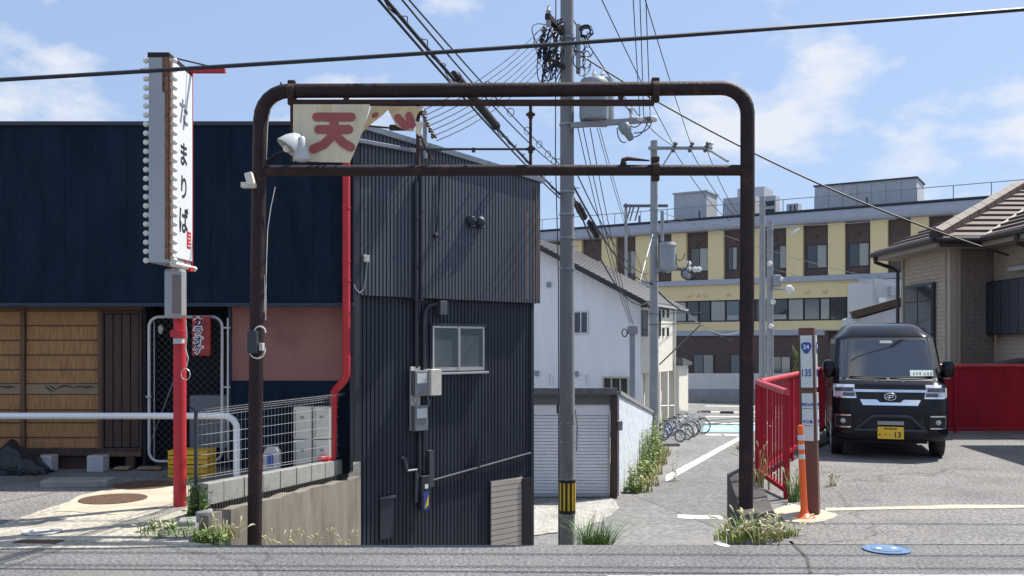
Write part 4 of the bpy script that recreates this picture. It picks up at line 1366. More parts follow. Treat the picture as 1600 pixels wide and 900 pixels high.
# third storey: brown bays between yellow piers
bays = [(858, 882), (911, 942), (964, 995), (1028, 1051), (1074, 1108), (1132, 1170), (1195, 1230), (1256, 1295), (1321, 1361), (1388, 1424), (1452, 1490)]
wins = [None, (916, 942, 407), (976, 995, 392), (1033, 1049, 392), (1079, 1108, 388), (1137, 1153, 386), (1207, 1230, 384), (1261, 1293, 383), (1326, 1359, 380), None, None]
edge = UL
for (p0, p1), wi in zip(bays, wins):
    a, b = fz(p0, 400)[0], fz(p1, 400)[0]
    MB(FB).box(edge, a, -.25, .29, z_3 + .01, z_f - .005).build('pier', m_ybld, fb)
    MB(FB).box(a + .02, b - .02, .1, .28, z_3 + .01, z_f - .005).build('bay_panel', m_bbld, fb)
    edge = b
    if wi:
        dy = (wi[0] - 1079) * -.03
        win(FB, fz, fb, wi[0], wi[2] + .0, wi[1], wi[2] + 36, m_dtrim, [m_win, m_winc], 1, off=.1, d=.08)
    a2, z_ = fz((p0 + p1) / 2, 376, .1)
    MB(FB).lathe([(.12, -.1), (.14, 0), (.1, .1)], (a2, .02, z_f - .9), 8).build('vent_cap', m_bbld, fb)
MB(FB).box(edge, UR, -.25, .29, z_3 + .01, z_f - .005).build('pier', m_ybld, fb)
# second storey ribbon windows
px = 1055
k = 0
for p0, p1 in ((858, 880), (880, 905), (905, 930), (930, 955), (955, 980), (980, 1005), (1005, 1030), (1030, 1055), (1055, 1073), (1074, 1092), (1093, 1110), (1111, 1134), (1135, 1156), (1157, 1180), (1181, 1205), (1206, 1231), (1232, 1256), (1257, 1281), (1282, 1297), (1298, 1322), (1323, 1345)):
    a, b = fz(p0, 480, .1)[0], min(uE - .01, fz(p1, 480, .1)[0])
    w_ = MB(FB).box(a, b, .05, .28, z_2b + .01, z_2t - .01).build('window', m_dtrim, fb)
    MB(FB).box(a + .06, b - .06, .038, .05, z_2b + .12, z_2t - .1).build('pane', [m_win, m_winc, m_winl, m_winc, m_win][k % 5], w_)
    if k % 3 == 0:
        MB(FB).box(a + .1, b - .1, .03, .037, z_2b + .14, z_2b + .5).build('window_clutter', m_winc, w_)
    k += 1
for p0, p1, y0, y1 in ((1083, 1116, 553, 583), (1141, 1172, 553, 583), (1206, 1236, 556, 583)):
    win(FB, fz, fb, p0, y0, p1, y1 + 6, m_dtrim, [m_winl, m_winc], 1, off=0, d=.08)
for px in (1078, 1090, 1102, 1138, 1262, 1289, 1328):
    a, z_ = fz(px, 460, -.1)
    MB(FB).ball((a, -.16, z_3b - .75), .17, 8).build('vent_cap', m_ybld, fb)
# rooftop
def roofbox(p0, p1, y0, name, m, dep, off=3.0, y1=345):
    a, z = fz(p0, y0, off)
    b, _ = fz(p1, y0, off)
    r = MB(FB).box(a, b, off, off + dep, zR, z).build(name, m, fb)
    return r, a, b, z


r_, a, b, z = roofbox(1053, 1104, 304, 'plant_room', m_plant, 2.6)
MB(FB).box(a - .1, b + .1, 2.9, 5.7, z, z + .12).build('plant_roof', m_plant, r_)
r_, a, b, z = roofbox(1130, 1180, 310, 'plant_room', m_plant, 2.5)
r_, a, b, z = roofbox(1152, 1194, 295, 'plant_room', m_plant, 2.5, 5.6)
r_, a, b, z = roofbox(1193, 1212, 307, 'air_unit', m_plant, 1.2)
for q in (.25, .6):
    MB(FB).box(a + .1, b - .1, 2.98, 2.995, zR + (z - zR) * q, zR + (z - zR) * (q + .22)).build('air_grille', m_dtrim, r_)
r_, a, b, z = roofbox(1229, 1247, 319, 'air_unit', m_plant, 1.0)
for q in (.3, .65):
    MB(FB).box(a + (b - a) * q, a + (b - a) * (q + .12), 2.985, 2.997, zR + .2, z - .1).build('air_grille', m_dtrim, r_)
r_, a, b, z = roofbox(1249, 1268, 332, 'air_unit', m_plant, 1.0)
r_, a, b, z = roofbox(1273, 1432, 292, 'plant_room', m_plant, 3.6, 3.5)
n = 7
for i in range(n):
    u0, u1 = a + (b - a) * i / n + .03, a + (b - a) * (i + 1) / n - .03
    MB(FB).box(u0, u1, 3.46, 3.497, zR + .3, z - .1).build('wall_panel', m_plant, r_)
MB(FB).box(a + (b - a) * .31, a + (b - a) * .36, 3.40, 3.45, z - .9, z - .5).build('vent_hood', m_enamel, r_)
MB(FB).box(a - .1, b + .1, 3.38, 7.2, z + .002, z + .1).build('plant_roof', m_dtrim, r_)
r_, a, b, z = roofbox(1450, 1560, 318, 'low_roof_block', m_gbld, 4, 4)
# railings
mb = MB(FB)
mb.tube([(UL, .2, zR + 1.15), (UR, .2, zR + 1.15)], .03, 5)
u = UL
while u < UR:
    mb.tube([(u, .2, zR), (u, .2, zR + 1.15)], .035, 5)
    u += 2.35
mb.build('roof_railing', m_grey, fb)
for px in (1001, 1095, 1356):
    a, z = fz(px, 340, 0)
    MB(FB).tube([(a, -.3, zR + .1), (a, -.3, zR + .75)], .07, 6).build('roof_vent', m_dtrim, fb)

# pale boundary wall of the car park
fw = thing('boundary_wall', 'long pale boundary wall on a grey base behind the car park', 'wall', (12, 66, LOW))
BY = 66
MB().box(X(1000, BY), X(1420, BY), BY, BY + .3, Z(608, BY), Z(583.5, BY)).build('wall_face', m_wbld, fw)
MB().box(X(990, BY), X(1420, BY), BY - .06, BY + .4, LOW, Z(608.2, BY)).build('wall_base', mat('grey_base', (.25, .27, .29), .8), fw)
MB().box(X(990, BY), X(1420, BY), BY - .5, BY - .07, LOW, LOW + .35).build('kerb', m_block, fw)

# ------------------------------------------------------------------ small buildings between far building and the brown-roofed house
sb_ = thing('white_annexe', 'small white block standing between yellow building and tiled house', 'building', (X(1383, 48), 48, LOW))
MB().box(X(1368, 48), X(1420, 48), 48, 52, LOW, Z(436, 48)).build('wall', m_wbld, sb_)
MB().box(X(1372, 48), X(1384, 48), 47.9, 47.99, Z(490, 48), Z(465, 48)).build('side_panel', m_white, sb_)
MB().box(X(1388, 48), X(1402, 48), 47.6, 47.99, Z(462, 48), Z(448, 48)).build('air_unit', m_plant, sb_)
MB().tube([P(1366, 434, 47.9), P(1366, 480, 47.9)], .08, 6).build('pipe', m_plant, sb_)
sb_ = thing('brown_roof_shed', 'low shed with brown sloping roof behind the black van', 'shed', (X(1375, 33), 33, LOW))
MB().hexa([P(1332, 498, 33), P(1440, 468, 33), P(1440, 468, 35), P(1332, 498, 35), P(1326, 487, 33) + Vector((0, -.3, 0)), P(1440, 455, 33) + Vector((0, -.3, 0)), P(1440, 455, 35), P(1326, 487, 35)]).build('roof', m_tile, sb_)
MB().prism([(X(1345, 33.1), LOW), (X(1440, 33.1), LOW), (X(1440, 33.1), Z(470, 33.1)), (X(1345, 33.1), Z(497, 33.1))], 33.1, 35).build('wall', m_wbld, sb_)
# ------------------------------------------------------------------ red fence
m_rail = mat('red_rail', (.5, .05, .06), .4, var=.12)


def fence(name, label, a, b, za, zb_, pitch=.1, h=.98, solid=False):
    a, b = Vector(a), Vector(b)
    d = b - a
    L = d.length
    fr = FR(a.x, a.y, d.x, d.y)
    f = thing(name, label, 'fence', (a.x, a.y, 0), 0, 'red fence round the car park terrace')
    zt = lambda u: za + (zb_ - za) * u / L
    MB(fr).tube([(0, 0, zt(0)), (L, 0, zt(L))], .034, 10).build('top_rail', m_rail, f, smooth=True)
    MB(fr).hexa([(0, -.02, zt(0) - h), (L, -.02, zt(L) - h), (L, .02, zt(L) - h), (0, .02, zt(0) - h), (0, -.02, zt(0) - h + .045), (L, -.02, zt(L) - h + .045), (L, .02, zt(L) - h + .045), (0, .02, zt(0) - h + .045)]).build('bottom_rail', m_redf, f)
    np_ = max(1, round(L / 2.0))
    for i in range(np_ + 1):
        u = L * i / np_
        MB(fr).box(u - .025, u + .025, -.025, .025, -.05, zt(u) - .02).build('post', m_redf, f, bevel=.004)
    if solid:
        MB(fr).corrugated(.03, L - .03, lambda u: zt(u) - h + .05, lambda u: zt(u) - .03, .3, .004, .01).build('panel_sheet', m_redf, f)
    else:
        n = round(L / pitch)
        proto = None
        for i in range(1, n):
            u = L * i / n
            if proto is None:
                proto = MB(T(0, 0, -h / 2)).box(-.007, .007, -.007, .007, .045, h - .02).mesh('bar', m_redf)
            o = bpy.data.objects.new('bar', proto)
            COL.objects.link(o)
            o.matrix_basis = fr @ T(u, 0, zt(u) - h / 2)
            put(o, f)
    return f


fA, fBp, fC = (X(1229, 9.06), 9.06), (X(1184, 10.05), 10.05), (X(1302, 15.95), 15.95)
fence('red_fence', 'short red barred fence section ending beside the rusty archway post', fA, fBp, Z(613, 9.06), Z(597, 10.05), .1)
fence('red_fence', 'red barred fence section running from archway back towards the van', (fBp[0] + .05, fBp[1] + .06), (fC[0] - .06, fC[1] - .05), Z(597, 10.05), Z(573, 15.95), .11)
fence('red_fence', 'long solid red fence panel behind the black van', fC, (16, 15.95), Z(572, 15.95), Z(570, 15.95), .1, 1.12, solid=True)
# concrete edge of terrace under the fence and archway post
kw = thing('terrace_edge', 'dark weathered concrete edge under the red fence and archway post', 'wall', (1.95, 7.7, 0))
MB().slab([(1.91, 7.62), (2.2, 7.62), (2.78, 10.5), (2.46, 10.62)], -2.4, .05).build('edge_beam', m_cdark, kw, bevel=.02)
MB().slab([(2.47, 10.64), (2.79, 10.52), (5.9, 16.1), (5.55, 16.3)], -2.5, .045).build('edge_beam', m_cdark, kw, bevel=.02)

# ------------------------------------------------------------------ neighbouring carport building just right of the view, whose roof shades the lot
nb_ = thing('neighbour_shed', 'flat-roofed beige shed standing beside the car park, right of the van', 'shed', (9.3, 12.5, 0))
MB().slab([(8.55, 15.1), (8.02, 11.2), (14, 10.4), (14.5, 15.1)], 3.3, 3.44).build('roof', m_rgrey, nb_, bevel=.01)
MB().slab([(9.15, 14.7), (8.75, 11.6), (13.8, 10.9), (14.1, 14.7)], 0, 3.295).build('wall', m_hbeige, nb_)
MB(FR(9.13, 14.55, -.40, -3.1)).box(.6, 1.5, -.04, .02, 0.02, 2.0).build('door', m_dtrim, nb_)
MB(FR(9.13, 14.55, -.40, -3.1)).box(1.9, 2.7, -.04, .02, 1.0, 2.0).build('window', m_win, nb_)

# ------------------------------------------------------------------ kilometre post and delineator
kp = thing('kilometre_post', 'brown square road post with route shield 24 and number 135', 'road post', (X(1267, 8.25), 8.25, 0), R(-24))
L = local(kp) @ Matrix.Rotation(R(-1.2), 4, 'Y')
MB(L).hexa([(-.075, -.075, 0), (.075, -.075, 0), (.075, .075, 0), (-.075, .075, 0), (-.066, -.066, 1.66), (.066, -.066, 1.66), (.066, .066, 1.66), (-.066, .066, 1.66)]).build('shaft', m_brown, kp, bevel=.008)
for fi, Mf in enumerate((L, L @ Rz(R(90)))):
    up = MB(Mf).box(-.050, .050, -.079, -.066, 1.13, 1.59).build('number_panel', m_panel, kp)
    lo = MB(Mf).box(-.047, .047, -.081, -.066, .66, 1.08).build('place_panel', m_panel, kp)
    sh_ = []
    for i in range(24):
        a = 2 * math.pi * i / 24
        r_ = .043 * (1 + .12 * math.cos(3 * (a - R(90)) + math.pi))
        sh_.append((r_ * math.cos(a), 1.485 + r_ * 1.18 * math.sin(a)))
    s_ = MB(Mf).prism(sh_, -.083, -.079).build('route_shield', m_bluei, up)
    MB(Mf).text('24', .052, 0, 1.49, -.085, .002, 1, .001).build('number', m_white, s_)
    MB(Mf).text('135', .088, 0, 1.26, -.081, .002, .72, .002).build('number', m_bluei, up)
    MB(Mf).text('和歌山市', .029, 0, .98, -.083, .002, .9, .001).build('lettering', m_bluei, lo)
    MB(Mf).text('Wakayama City', .0135, 0, .945, -.083, .002, .9).build('lettering', m_bluei, lo)
    MB(Mf).text('中之島', .031, 0, .83, -.083, .002, .9, .001).build('lettering', m_bluei, lo)
    MB(Mf).text('Nakanoshima', .014, 0, .795, -.083, .002, .9).build('lettering', m_bluei, lo)
dl = thing('delineator', 'orange flexible delineator post with two white bands beside the brown road post', 'delineator', (X(1257, 8.05), 8.05, .004))
L = local(dl) @ Matrix.Rotation(R(-2.6), 4, 'Y')
MB(L).lathe([(.09, 0), (.09, .012), (.06, .028), (.038, .045), (.032, .07)], n=20).build('base', m_orange, dl, smooth=True)
MB(L).lathe([(.030, .07), (.028, .4), (.026, .79), (.022, .805), (.002, .81)], n=18).build('tube', m_orange, dl, smooth=True)
for z in (.535, .62, .70):
    MB(L).lathe([(.0285, z - .022), (.0282, z + .022)], n=18).build('reflective_band', m_refl, dl, smooth=True)

# dark timber post and palm-like shrub beyond the fence
o = thing('timber_post', 'dark brown timber post rising behind the red fence beside the van', 'post', (X(1308, 16.6), 16.6, 0))
MB().box(X(1294, 16.6), X(1312, 16.6), 16.6, 16.8, 0, Z(518, 16.6)).build('shaft', m_woodd, o, bevel=.01)
MB().box(X(1293, 16.6), X(1313, 16.6), 16.59, 16.82, Z(518, 16.6), Z(516.5, 16.6)).build('cap', m_wood, o)

# ------------------------------------------------------------------ tiled house on the right
rh = thing('tiled_house', 'brown tile-roofed bungalow with beige brick siding behind the red fence', 'house', (8.5, 18, 0))
EZ = 3.52
FL = FR(8.5, 20.2, 0, -1)           # left wall of the main part
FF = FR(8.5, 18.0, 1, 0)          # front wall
FWg = FR(9.37, 18.0, 0, -1)       # left wall of the wing
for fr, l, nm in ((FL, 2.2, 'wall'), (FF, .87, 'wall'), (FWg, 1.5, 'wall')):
    MB(fr).box(.0, l, .03, .2, 0, EZ + .05).build(nm, m_hshade if fr is FF else m_hbeige, rh)
    mb = MB(fr)
    r = 0
    z = .02
    while z < EZ - .08:
        u = (-.12 if r % 2 else 0)
        while u < l:
            a, b = max(0, u), min(l, u + .235)
            if b - a > .03:
                mb.box(a + .001, b - .001, random.uniform(.018, .021), .03, z + .005, z + .078)
            u += .24
        z += .083
        r += 1
    mb.build('brick_siding', m_hshade if fr is FF else m_hbeige, rh, kind='stuff')
MB(FWg).box(1.5, 1.6, .0, 4, 0, EZ).build('wing_front', m_hbeige, rh)
MB(FL).box(2.12, 2.23, -.02, .1, 0, EZ).build('corner_trim', m_hbeige, rh)
# windows
lz = lambda px, py, off=0: onwall(FL, px, py, off)
MB(FL).box(-.02, .06, -.02, 3, 0, EZ).build('back_wall', m_hbeige, rh)
a, z1 = lz(1417, 447)
b, z0 = lz(1461, 520)
w_ = MB(FL).box(a, b, -.05, .0, z0 - .3, z1).build('window', m_dtrim, rh)
for q in range(2):
    MB(FL).box(a + .05 + q * (b - a - .05) / 2, a + (q + 1) * (b - a - .05) / 2, -.06, -.05, z0 - .25, z1 - .06).build('pane', m_win, w_)
gzf = lambda px, py, off=0: onwall(FWg, px, py, off)
a, z1 = gzf(1552, 441)
b, z0 = gzf(1620, 522)
w_ = MB(FWg).box(a, b, -.16, .0, z0, z1).build('shutter_case', mat('dark_shutter', (.018, .024, .035), .45, var=.15), rh, bevel=.012)
for q in range(5):
    MB(FWg).box(a + (b - a) * q / 5 + .01, a + (b - a) * (q + 1) / 5 - .01, -.172, -.16, z0 + .04, z1 - .04).build('shutter_leaf', m_dtrim, w_)
MB(FWg).tube([(gzf(1585, 421)[0], -.08, gzf(1585, 421)[1]), (gzf(1640, 418)[0], -.08, gzf(1585, 421)[1])], .05, 8).build('outdoor_lamp', m_enamel, rh)
MB().prism([(X(1535, 17), Z(570, 17)), (X(1600, 17), Z(560, 17)), (X(1680, 17), Z(560, 17)), (X(1680, 17), Z(585, 17)), (X(1535, 17), Z(585, 17))], 16.7, 17.2).build('awning', m_rgrey, rh)
# roof: tile rows as strips
sl = .44


def rowstrip(p, q, up, run, name='tile_row'):
    """p,q lower edge ends, up = horizontal uphill unit, tile course of given run, shear = along-edge shift with run"""
    th = .035
    p, q, up = Vector(p), Vector(q), Vector(up)
    return p, q


def course(a0, a1, b0, b1, name='tile_row', m=m_tile):
    """lower edge a0-a1, upper edge b0-b1: lower edge proud by a tile thickness"""
    a0, a1, b0, b1 = map(Vector, (a0, a1, b0, b1))
    u = Vector((0, 0, .06))
    v = Vector((0, 0, .012))
    MB().hexa([a0, a1, b1, b0, a0 + u, a1 + u, b1 + v, b0 + v]).build(name, m, rh)


NR, RUN = 10, 3.4
for i in range(NR):
    t0, t1 = RUN * i / NR, RUN * (i + 1) / NR + .02
    z0, z1 = EZ + t0 * sl, EZ + t1 * sl
    course((8.0 + t0, 17.5 + t0, z0), (8.87 + t0, 17.5 + t0, z0), (8.0 + t1, 17.5 + t1, z1), (8.87 + t1, 17.5 + t1, z1))
    # left slope of the main roof
    course((8.0 + t0, 20.5 + t0 * .118, z0), (8.0 + t0, 17.5 + t0, z0), (8.0 + t1, 20.5 + t1 * .118, z1), (8.0 + t1, 17.5 + t1, z1))
    # left slope of the wing
    course((8.87 + t0, 17.5 + t0, z0), (8.87 + t0, 16.0 + t0, z0), (8.87 + t1, 17.5 + t1, z1), (8.87 + t1, 16.0 + t1, z1))
    course((8.87 + t0, 16.0 + t0, z0), (16 - t0, 16.0 + t0, z0), (8.87 + t1, 16.0 + t1, z1), (16 - t1, 16.0 + t1, z1))
# decking under the tiles
MB().add([(8.0, 17.5, EZ - .02), (11.4, 20.9, EZ + 3.4 * sl - .02), (11.4, 20.91, EZ + 3.4 * sl - .02), (8.0, 20.5, EZ - .02), (8.87, 17.5, EZ - .02), (12.27, 20.9, EZ + 3.4 * sl - .02), (8.87, 16, EZ - .02), (12.27, 19.4, EZ + 3.4 * sl - .02)],
         [(0, 1, 2, 3), (0, 4, 5, 1), (4, 6, 7, 5)]).build('roof_deck', m_tiled, rh)
# back slope so the ridge reads from the side
MB().add([(11.4, 20.9, EZ + 3.4 * sl), (20, 20.9, EZ + 3.4 * sl), (20, 25, EZ), (8, 20.52, EZ)], [(0, 1, 2, 3)]).build('roof_back', m_tile, rh)
for i in range(10):
    a = Vector((8.0, 17.5, EZ + .06)).lerp(Vector((11.4, 20.9, EZ + 3.4 * sl + .06)), i / 10)
    b = Vector((8.0, 17.5, EZ + .06)).lerp(Vector((11.4, 20.9, EZ + 3.4 * sl + .06)), (i + 1.04) / 10)
    MB().tube([a, b], [.15, .145], 6).build('hip_tile', m_tile, rh)
MB().tube([(11.4, 20.9, EZ + 3.4 * sl + .06), (18, 20.9, EZ + 3.4 * sl + .06)], .12, 8).build('ridge_tile', m_tile, rh)
MB().tube([(8.89, 17.5, EZ + .02), (12.27, 20.9, EZ + 3.4 * sl + .03)], .045, 6).build('valley_gutter', m_tiled, rh)
# eaves
MB().box(7.98, 8.05, 17.48, 20.5, EZ - .16, EZ + .02).build('fascia', m_soff, rh)
MB().box(8.055, 8.87, 17.47, 17.53, EZ - .16, EZ + .02).build('fascia', m_tiled, rh)
MB().box(8.84, 8.90, 15.95, 17.46, EZ - .16, EZ + .02).build('fascia', m_soff, rh)
MB().box(8.06, 8.5, 17.54, 20.5, EZ - .15, EZ - .10).build('soffit', m_soff, rh)
MB().box(8.51, 9.4, 17.54, 18.0, EZ - .15, EZ - .11).build('soffit', m_soff, rh)
MB().box(8.91, 9.36, 15.95, 17.53, EZ - .15, EZ - .12).build('soffit', m_soff, rh)
MB().tube([(7.93, 17.45, EZ - .03), (7.93, 20.55, EZ - .03)], .055, 8).build('gutter', m_tiled, rh)
MB().tube([(7.95, 17.42, EZ - .03), (8.8, 17.42, EZ - .03)], .055, 8).build('gutter', m_gut, rh)
MB().tube([(8.80, 17.42, EZ - .03), (8.80, 15.9, EZ - .03)], .055, 8).build('gutter', m_tiled, rh)
MB().tube([(7.93, 20.3, EZ - .06), (7.95, 20.3, EZ - .2), (8.3, 20.3, EZ - .32), (8.44, 20.3, EZ - .4), (8.44, 20.3, 0)], .045, 8).build('downpipe', m_gut, rh)
MB().tube([(8.8, 16.2, EZ - .06), (8.8, 16.2, EZ - .22), (9.2, 16.25, EZ - .34), (9.31, 16.25, EZ - .45), (9.31, 16.25, 0)], .045, 8).build('downpipe', m_gut, rh)
# ------------------------------------------------------------------ black van
VA = R(-17)
van = thing('parked_van', 'small black high-roof van with yellow number plate, parked against the red fence', 'van', (X(1391, 12.15), 12.15, .004), VA)
VM = local(van) @ Matrix.Scale(.97, 4)
TAB = [(.25, .07, .690), (.29, .025, .720), (.36, .0, .735), (.60, .0, .7375), (.75, .008, .7375), (.88, .03, .735), (.98, .065, .73), (1.03, .13, .72), (1.07, .22, .712), (1.10, .27, .706),
       (1.25, .385, .697), (1.45, .54, .682), (1.62, .675, .664), (1.66, .705, .652), (1.69, .74, .622), (1.745, .82, .555), (1.80, .93, .515), (1.845, 1.08, .49), (1.872, 1.28, .44), (1.885, 1.5, .36)]


def vt(z):
    if z <= TAB[0][0]:
        return TAB[0][1:]
    for a, b in zip(TAB, TAB[1:]):
        if z <= b[0]:
            t = (z - a[0]) / (b[0] - a[0])
            return a[1] + (b[1] - a[1]) * t, a[2] + (b[2] - a[2]) * t
    return TAB[-1][1:]


def vf(u, z, off=0.0):
    y, w_ = vt(z)
    e = max(0, abs(u) - .80)
    return (u * w_ * (1 + off * .0), y + .035 * u * u + 1.25 * e ** 1.5 - off, z)


def ux(x, z):
    return x / vt(z)[1]


zs = [t[0] for t in TAB]
zs = sorted(set(zs + [.32, .45, .52, .68, .82, 1.175, 1.35, 1.54]))
ring = []
us = [-1 + 2 * i / 24 for i in range(25)]
rings = []
for z in zs:
    y, w_ = vt(z)
    yr = 3.36 if z < 1.1 else 3.36 - (z - 1.1) * .12
    p = [vf(u, z) for u in us]
    ys = p[-1][1]
    side = [ys + (yr - .12 - ys) * k / 4 for k in (1, 2, 3, 4)]
    p += [(w_, q, z) for q in side] + [(w_ - .04, yr - .03, z), (w_ - .12, yr, z), (0, yr, z), (-w_ + .12, yr, z), (-w_ + .04, yr - .03, z)] + [(-w_, q, z) for q in side[::-1]]
    rings.append(p)
n = len(rings[0])
mb = MB(VM)
vs = [q for r in rings for q in r]
fs = [(i * n + j, i * n + (j + 1) % n, (i + 1) * n + (j + 1) % n, (i + 1) * n + j) for i in range(len(rings) - 1) for j in range(n)]
fs = [f for f in fs if not (f[0] % n in range(1, 23) and 1.09 < vs[f[0]][2] < 1.61 and 1.1 < vs[f[3]][2] < 1.63)]
fs += [tuple(range(n - 1, -1, -1)), tuple(range((len(rings) - 1) * n, len(rings) * n))]
body = mb.add(vs, fs).build('body', m_vpaint, van, smooth=True)


def patch(name, m, x0, x1, z0, z1, off=.004, par=None, nu=10, nv=6, thick=True, top0=None, top1=None):
    """panel laid on the front surface; x range at the bottom (x0,x1) and at the top (top0,top1)"""
    t0, t1 = (x0 if top0 is None else top0), (x1 if top1 is None else top1)
    mb = MB(VM)

    def fn(o):
        def g(a, b):
            z = z0 + (z1 - z0) * b
            xa, xb = x0 + (t0 - x0) * b, x1 + (t1 - x1) * b
            return vf(ux(xa + (xb - xa) * a, z), z, o)
        return g
    mb.grid(fn(off), nu, nv)
    if thick:
        g0, g1 = fn(off), fn(-.01)
        for s in range(nu):
            for b in (0, 1):
                mb.quad(g0(s / nu, b), g0((s + 1) / nu, b), g1((s + 1) / nu, b), g1(s / nu, b))
        for s in range(nv):
            for a in (0, 1):
                mb.quad(g0(a, s / nv), g0(a, (s + 1) / nv), g1(a, (s + 1) / nv), g1(a, s / nv))
    return mb.build(name, m, par or van, smooth=True)


for s in (-1, 1):
    patch('pillar_trim', m_blk, min(s * .64, s * .69), max(s * .64, s * .69), 1.095, 1.655, .004, top0=min(s * .592, s * .63), top1=max(s * .592, s * .63), nu=3, nv=10)
patch('screen_header', m_blk, -.585, .585, 1.61, 1.655, .005, top0=-.58, top1=.58, nu=16, nv=2)
m_screen = bpy.data.materials.new('windscreen_glass')
m_screen.use_nodes = True
n_, l_ = m_screen.node_tree.nodes, m_screen.node_tree.links
n_.clear()
o_ = n_.new('ShaderNodeOutputMaterial')
tr_ = n_.new('ShaderNodeBsdfTransparent')
tr_.inputs[0].default_value = (.42, .5, .5, 1)
gl_ = n_.new('ShaderNodeBsdfGlossy')
gl_.inputs['Roughness'].default_value = .03
fr_ = n_.new('ShaderNodeFresnel')
fr_.inputs[0].default_value = 2.7
mi_ = n_.new('ShaderNodeMixShader')
l_.new(fr_.outputs[0], mi_.inputs[0])
l_.new(tr_.outputs[0], mi_.inputs[1])
l_.new(gl_.outputs[0], mi_.inputs[2])
l_.new(mi_.outputs[0], o_.inputs[0])
wsn = patch('windscreen', m_screen, -.655, .655, 1.10, 1.63, .0065, top0=-.605, top1=.605, nu=16, nv=10, thick=False)
# cabin
m_cab = mat('cabin_trim', (.11, .12, .125), .8, var=.2)
m_seat = mat('seat_fabric', (.045, .048, .055), .9, var=.25)
MB(VM).hexa([(-.66, .32, 1.0), (.66, .32, 1.0), (.66, .75, 1.0), (-.66, .75, 1.0), (-.64, .36, 1.10), (.64, .36, 1.10), (.64, .72, 1.14), (-.64, .72, 1.14)]).build('dashboard', m_cab, van, bevel=.02)
for s in (-1, 1):
    st_ = MB(VM).hexa([(s * .33 - .21, 1.25, .7), (s * .33 + .21, 1.25, .7), (s * .33 + .21, 1.38, .7), (s * .33 - .21, 1.38, .7), (s * .33 - .18, 1.36, 1.32), (s * .33 + .18, 1.36, 1.32), (s * .33 + .18, 1.46, 1.32), (s * .33 - .18, 1.46, 1.32)]).build('front_seat', m_seat, van, bevel=.04)
    MB(VM).box(s * .33 - .11, s * .33 + .11, 1.38, 1.46, 1.35, 1.52).build('headrest', m_seat, st_, bevel=.03)
MB(VM).tube([(-.33 + .17 * math.cos(a), .80 - .06 * math.sin(a), 1.15 + .15 * math.sin(a)) for a in [k * math.pi / 10 for k in range(21)]], .014, 7).build('steering_wheel', m_blk, van, smooth=True)
MB(VM).box(-.11, .11, .74, .76, 1.54, 1.59).build('cabin_mirror', m_blk, van, bevel=.01)
MB(VM).box(-.6, .6, 3.0, 3.02, .9, 1.6).build('cabin_rear', m_cab, van)
card = patch('parking_card', mat('pale_green_card', (.55, .68, .6), .5), .28, .575, 1.125, 1.205, .0115, par=wsn, nu=4, nv=2)
for i, xx in enumerate((.32, .36, .40, .46, .50, .54)):
    patch('card_mark', m_inkfade, xx, xx + .02, 1.14 + .004 * (i % 2), 1.17 + .006 * (i % 3), .013, par=wsn, nu=1, nv=1, thick=False)
patch('camera_unit', m_grey, -.08, .08, 1.575, 1.615, .012, par=wsn, nu=4, nv=2)
# cowl and wipers
patch('cowl', m_blk, -.62, .62, 1.065, 1.1, .006, nu=12, nv=2)
for x0, x1, z0, z1 in ((-.02, -.50, 1.095, 1.118), (.56, .02, 1.125, 1.10)):
    p = [vf(ux(x0 + (x1 - x0) * k / 6, z0 + (z1 - z0) * k / 6), z0 + (z1 - z0) * k / 6, .02 + .012 * math.sin(math.pi * k / 6)) for k in range(7)]
    MB(VM).tube(p, .009, 6).build('wiper', m_blk, van)
for s in (-1, 1):
    p = vf(ux(s * .17, 1.045), 1.045, .005)
    MB(VM).ball(p, .012, 6).build('washer_jet', m_chrome, van)
# bonnet crease, grille bars
patch('grille', m_blk, -.40, .40, .72, .975, .004, top0=-.46, top1=.46, nu=14, nv=4)
patch('chrome_bar', m_chrome, -.45, .45, .912, .946, .014, top0=-.462, top1=.462, nu=16, nv=2)
mb = MB(VM)
lo = [(-.40, .845), (-.36, .745), (.36, .745), (.40, .845)]
lc = patch('lower_chrome_bar', m_chrome, -.345, .345, .735, .775, .014, top0=-.365, top1=.365, nu=14, nv=2)
for s in (-1, 1):
    patch('lower_chrome_wing', m_chrome, min(s * .13, s * .367), max(s * .13, s * .367), .776, .812, .014, top0=min(s * .17, s * .382), top1=max(s * .17, s * .382), nu=6, nv=2)
# emblem: oval with a slanted bar
em = []
for i in range(25):
    a = 2 * math.pi * i / 24
    q = vf(ux(.072 * math.cos(a), .85 + .048 * math.sin(a)), .85 + .048 * math.sin(a), .02)
    em.append(q)
eb = MB(VM).tube(em, .0065, 6).build('emblem', m_chrome, van, smooth=True)
mb = MB(VM)
q = lambda x, z: vf(ux(x, z), z, .021)
mb.tube([q(-.038, .868), q(.03, .868), q(.042, .853), q(.02, .84), q(-.055, .842)], .0065, 6)
mb.tube([q(-.006, .866), q(-.018, .815)], .0065, 6)
mb.build('emblem_letter', m_chrome, eb, smooth=True)
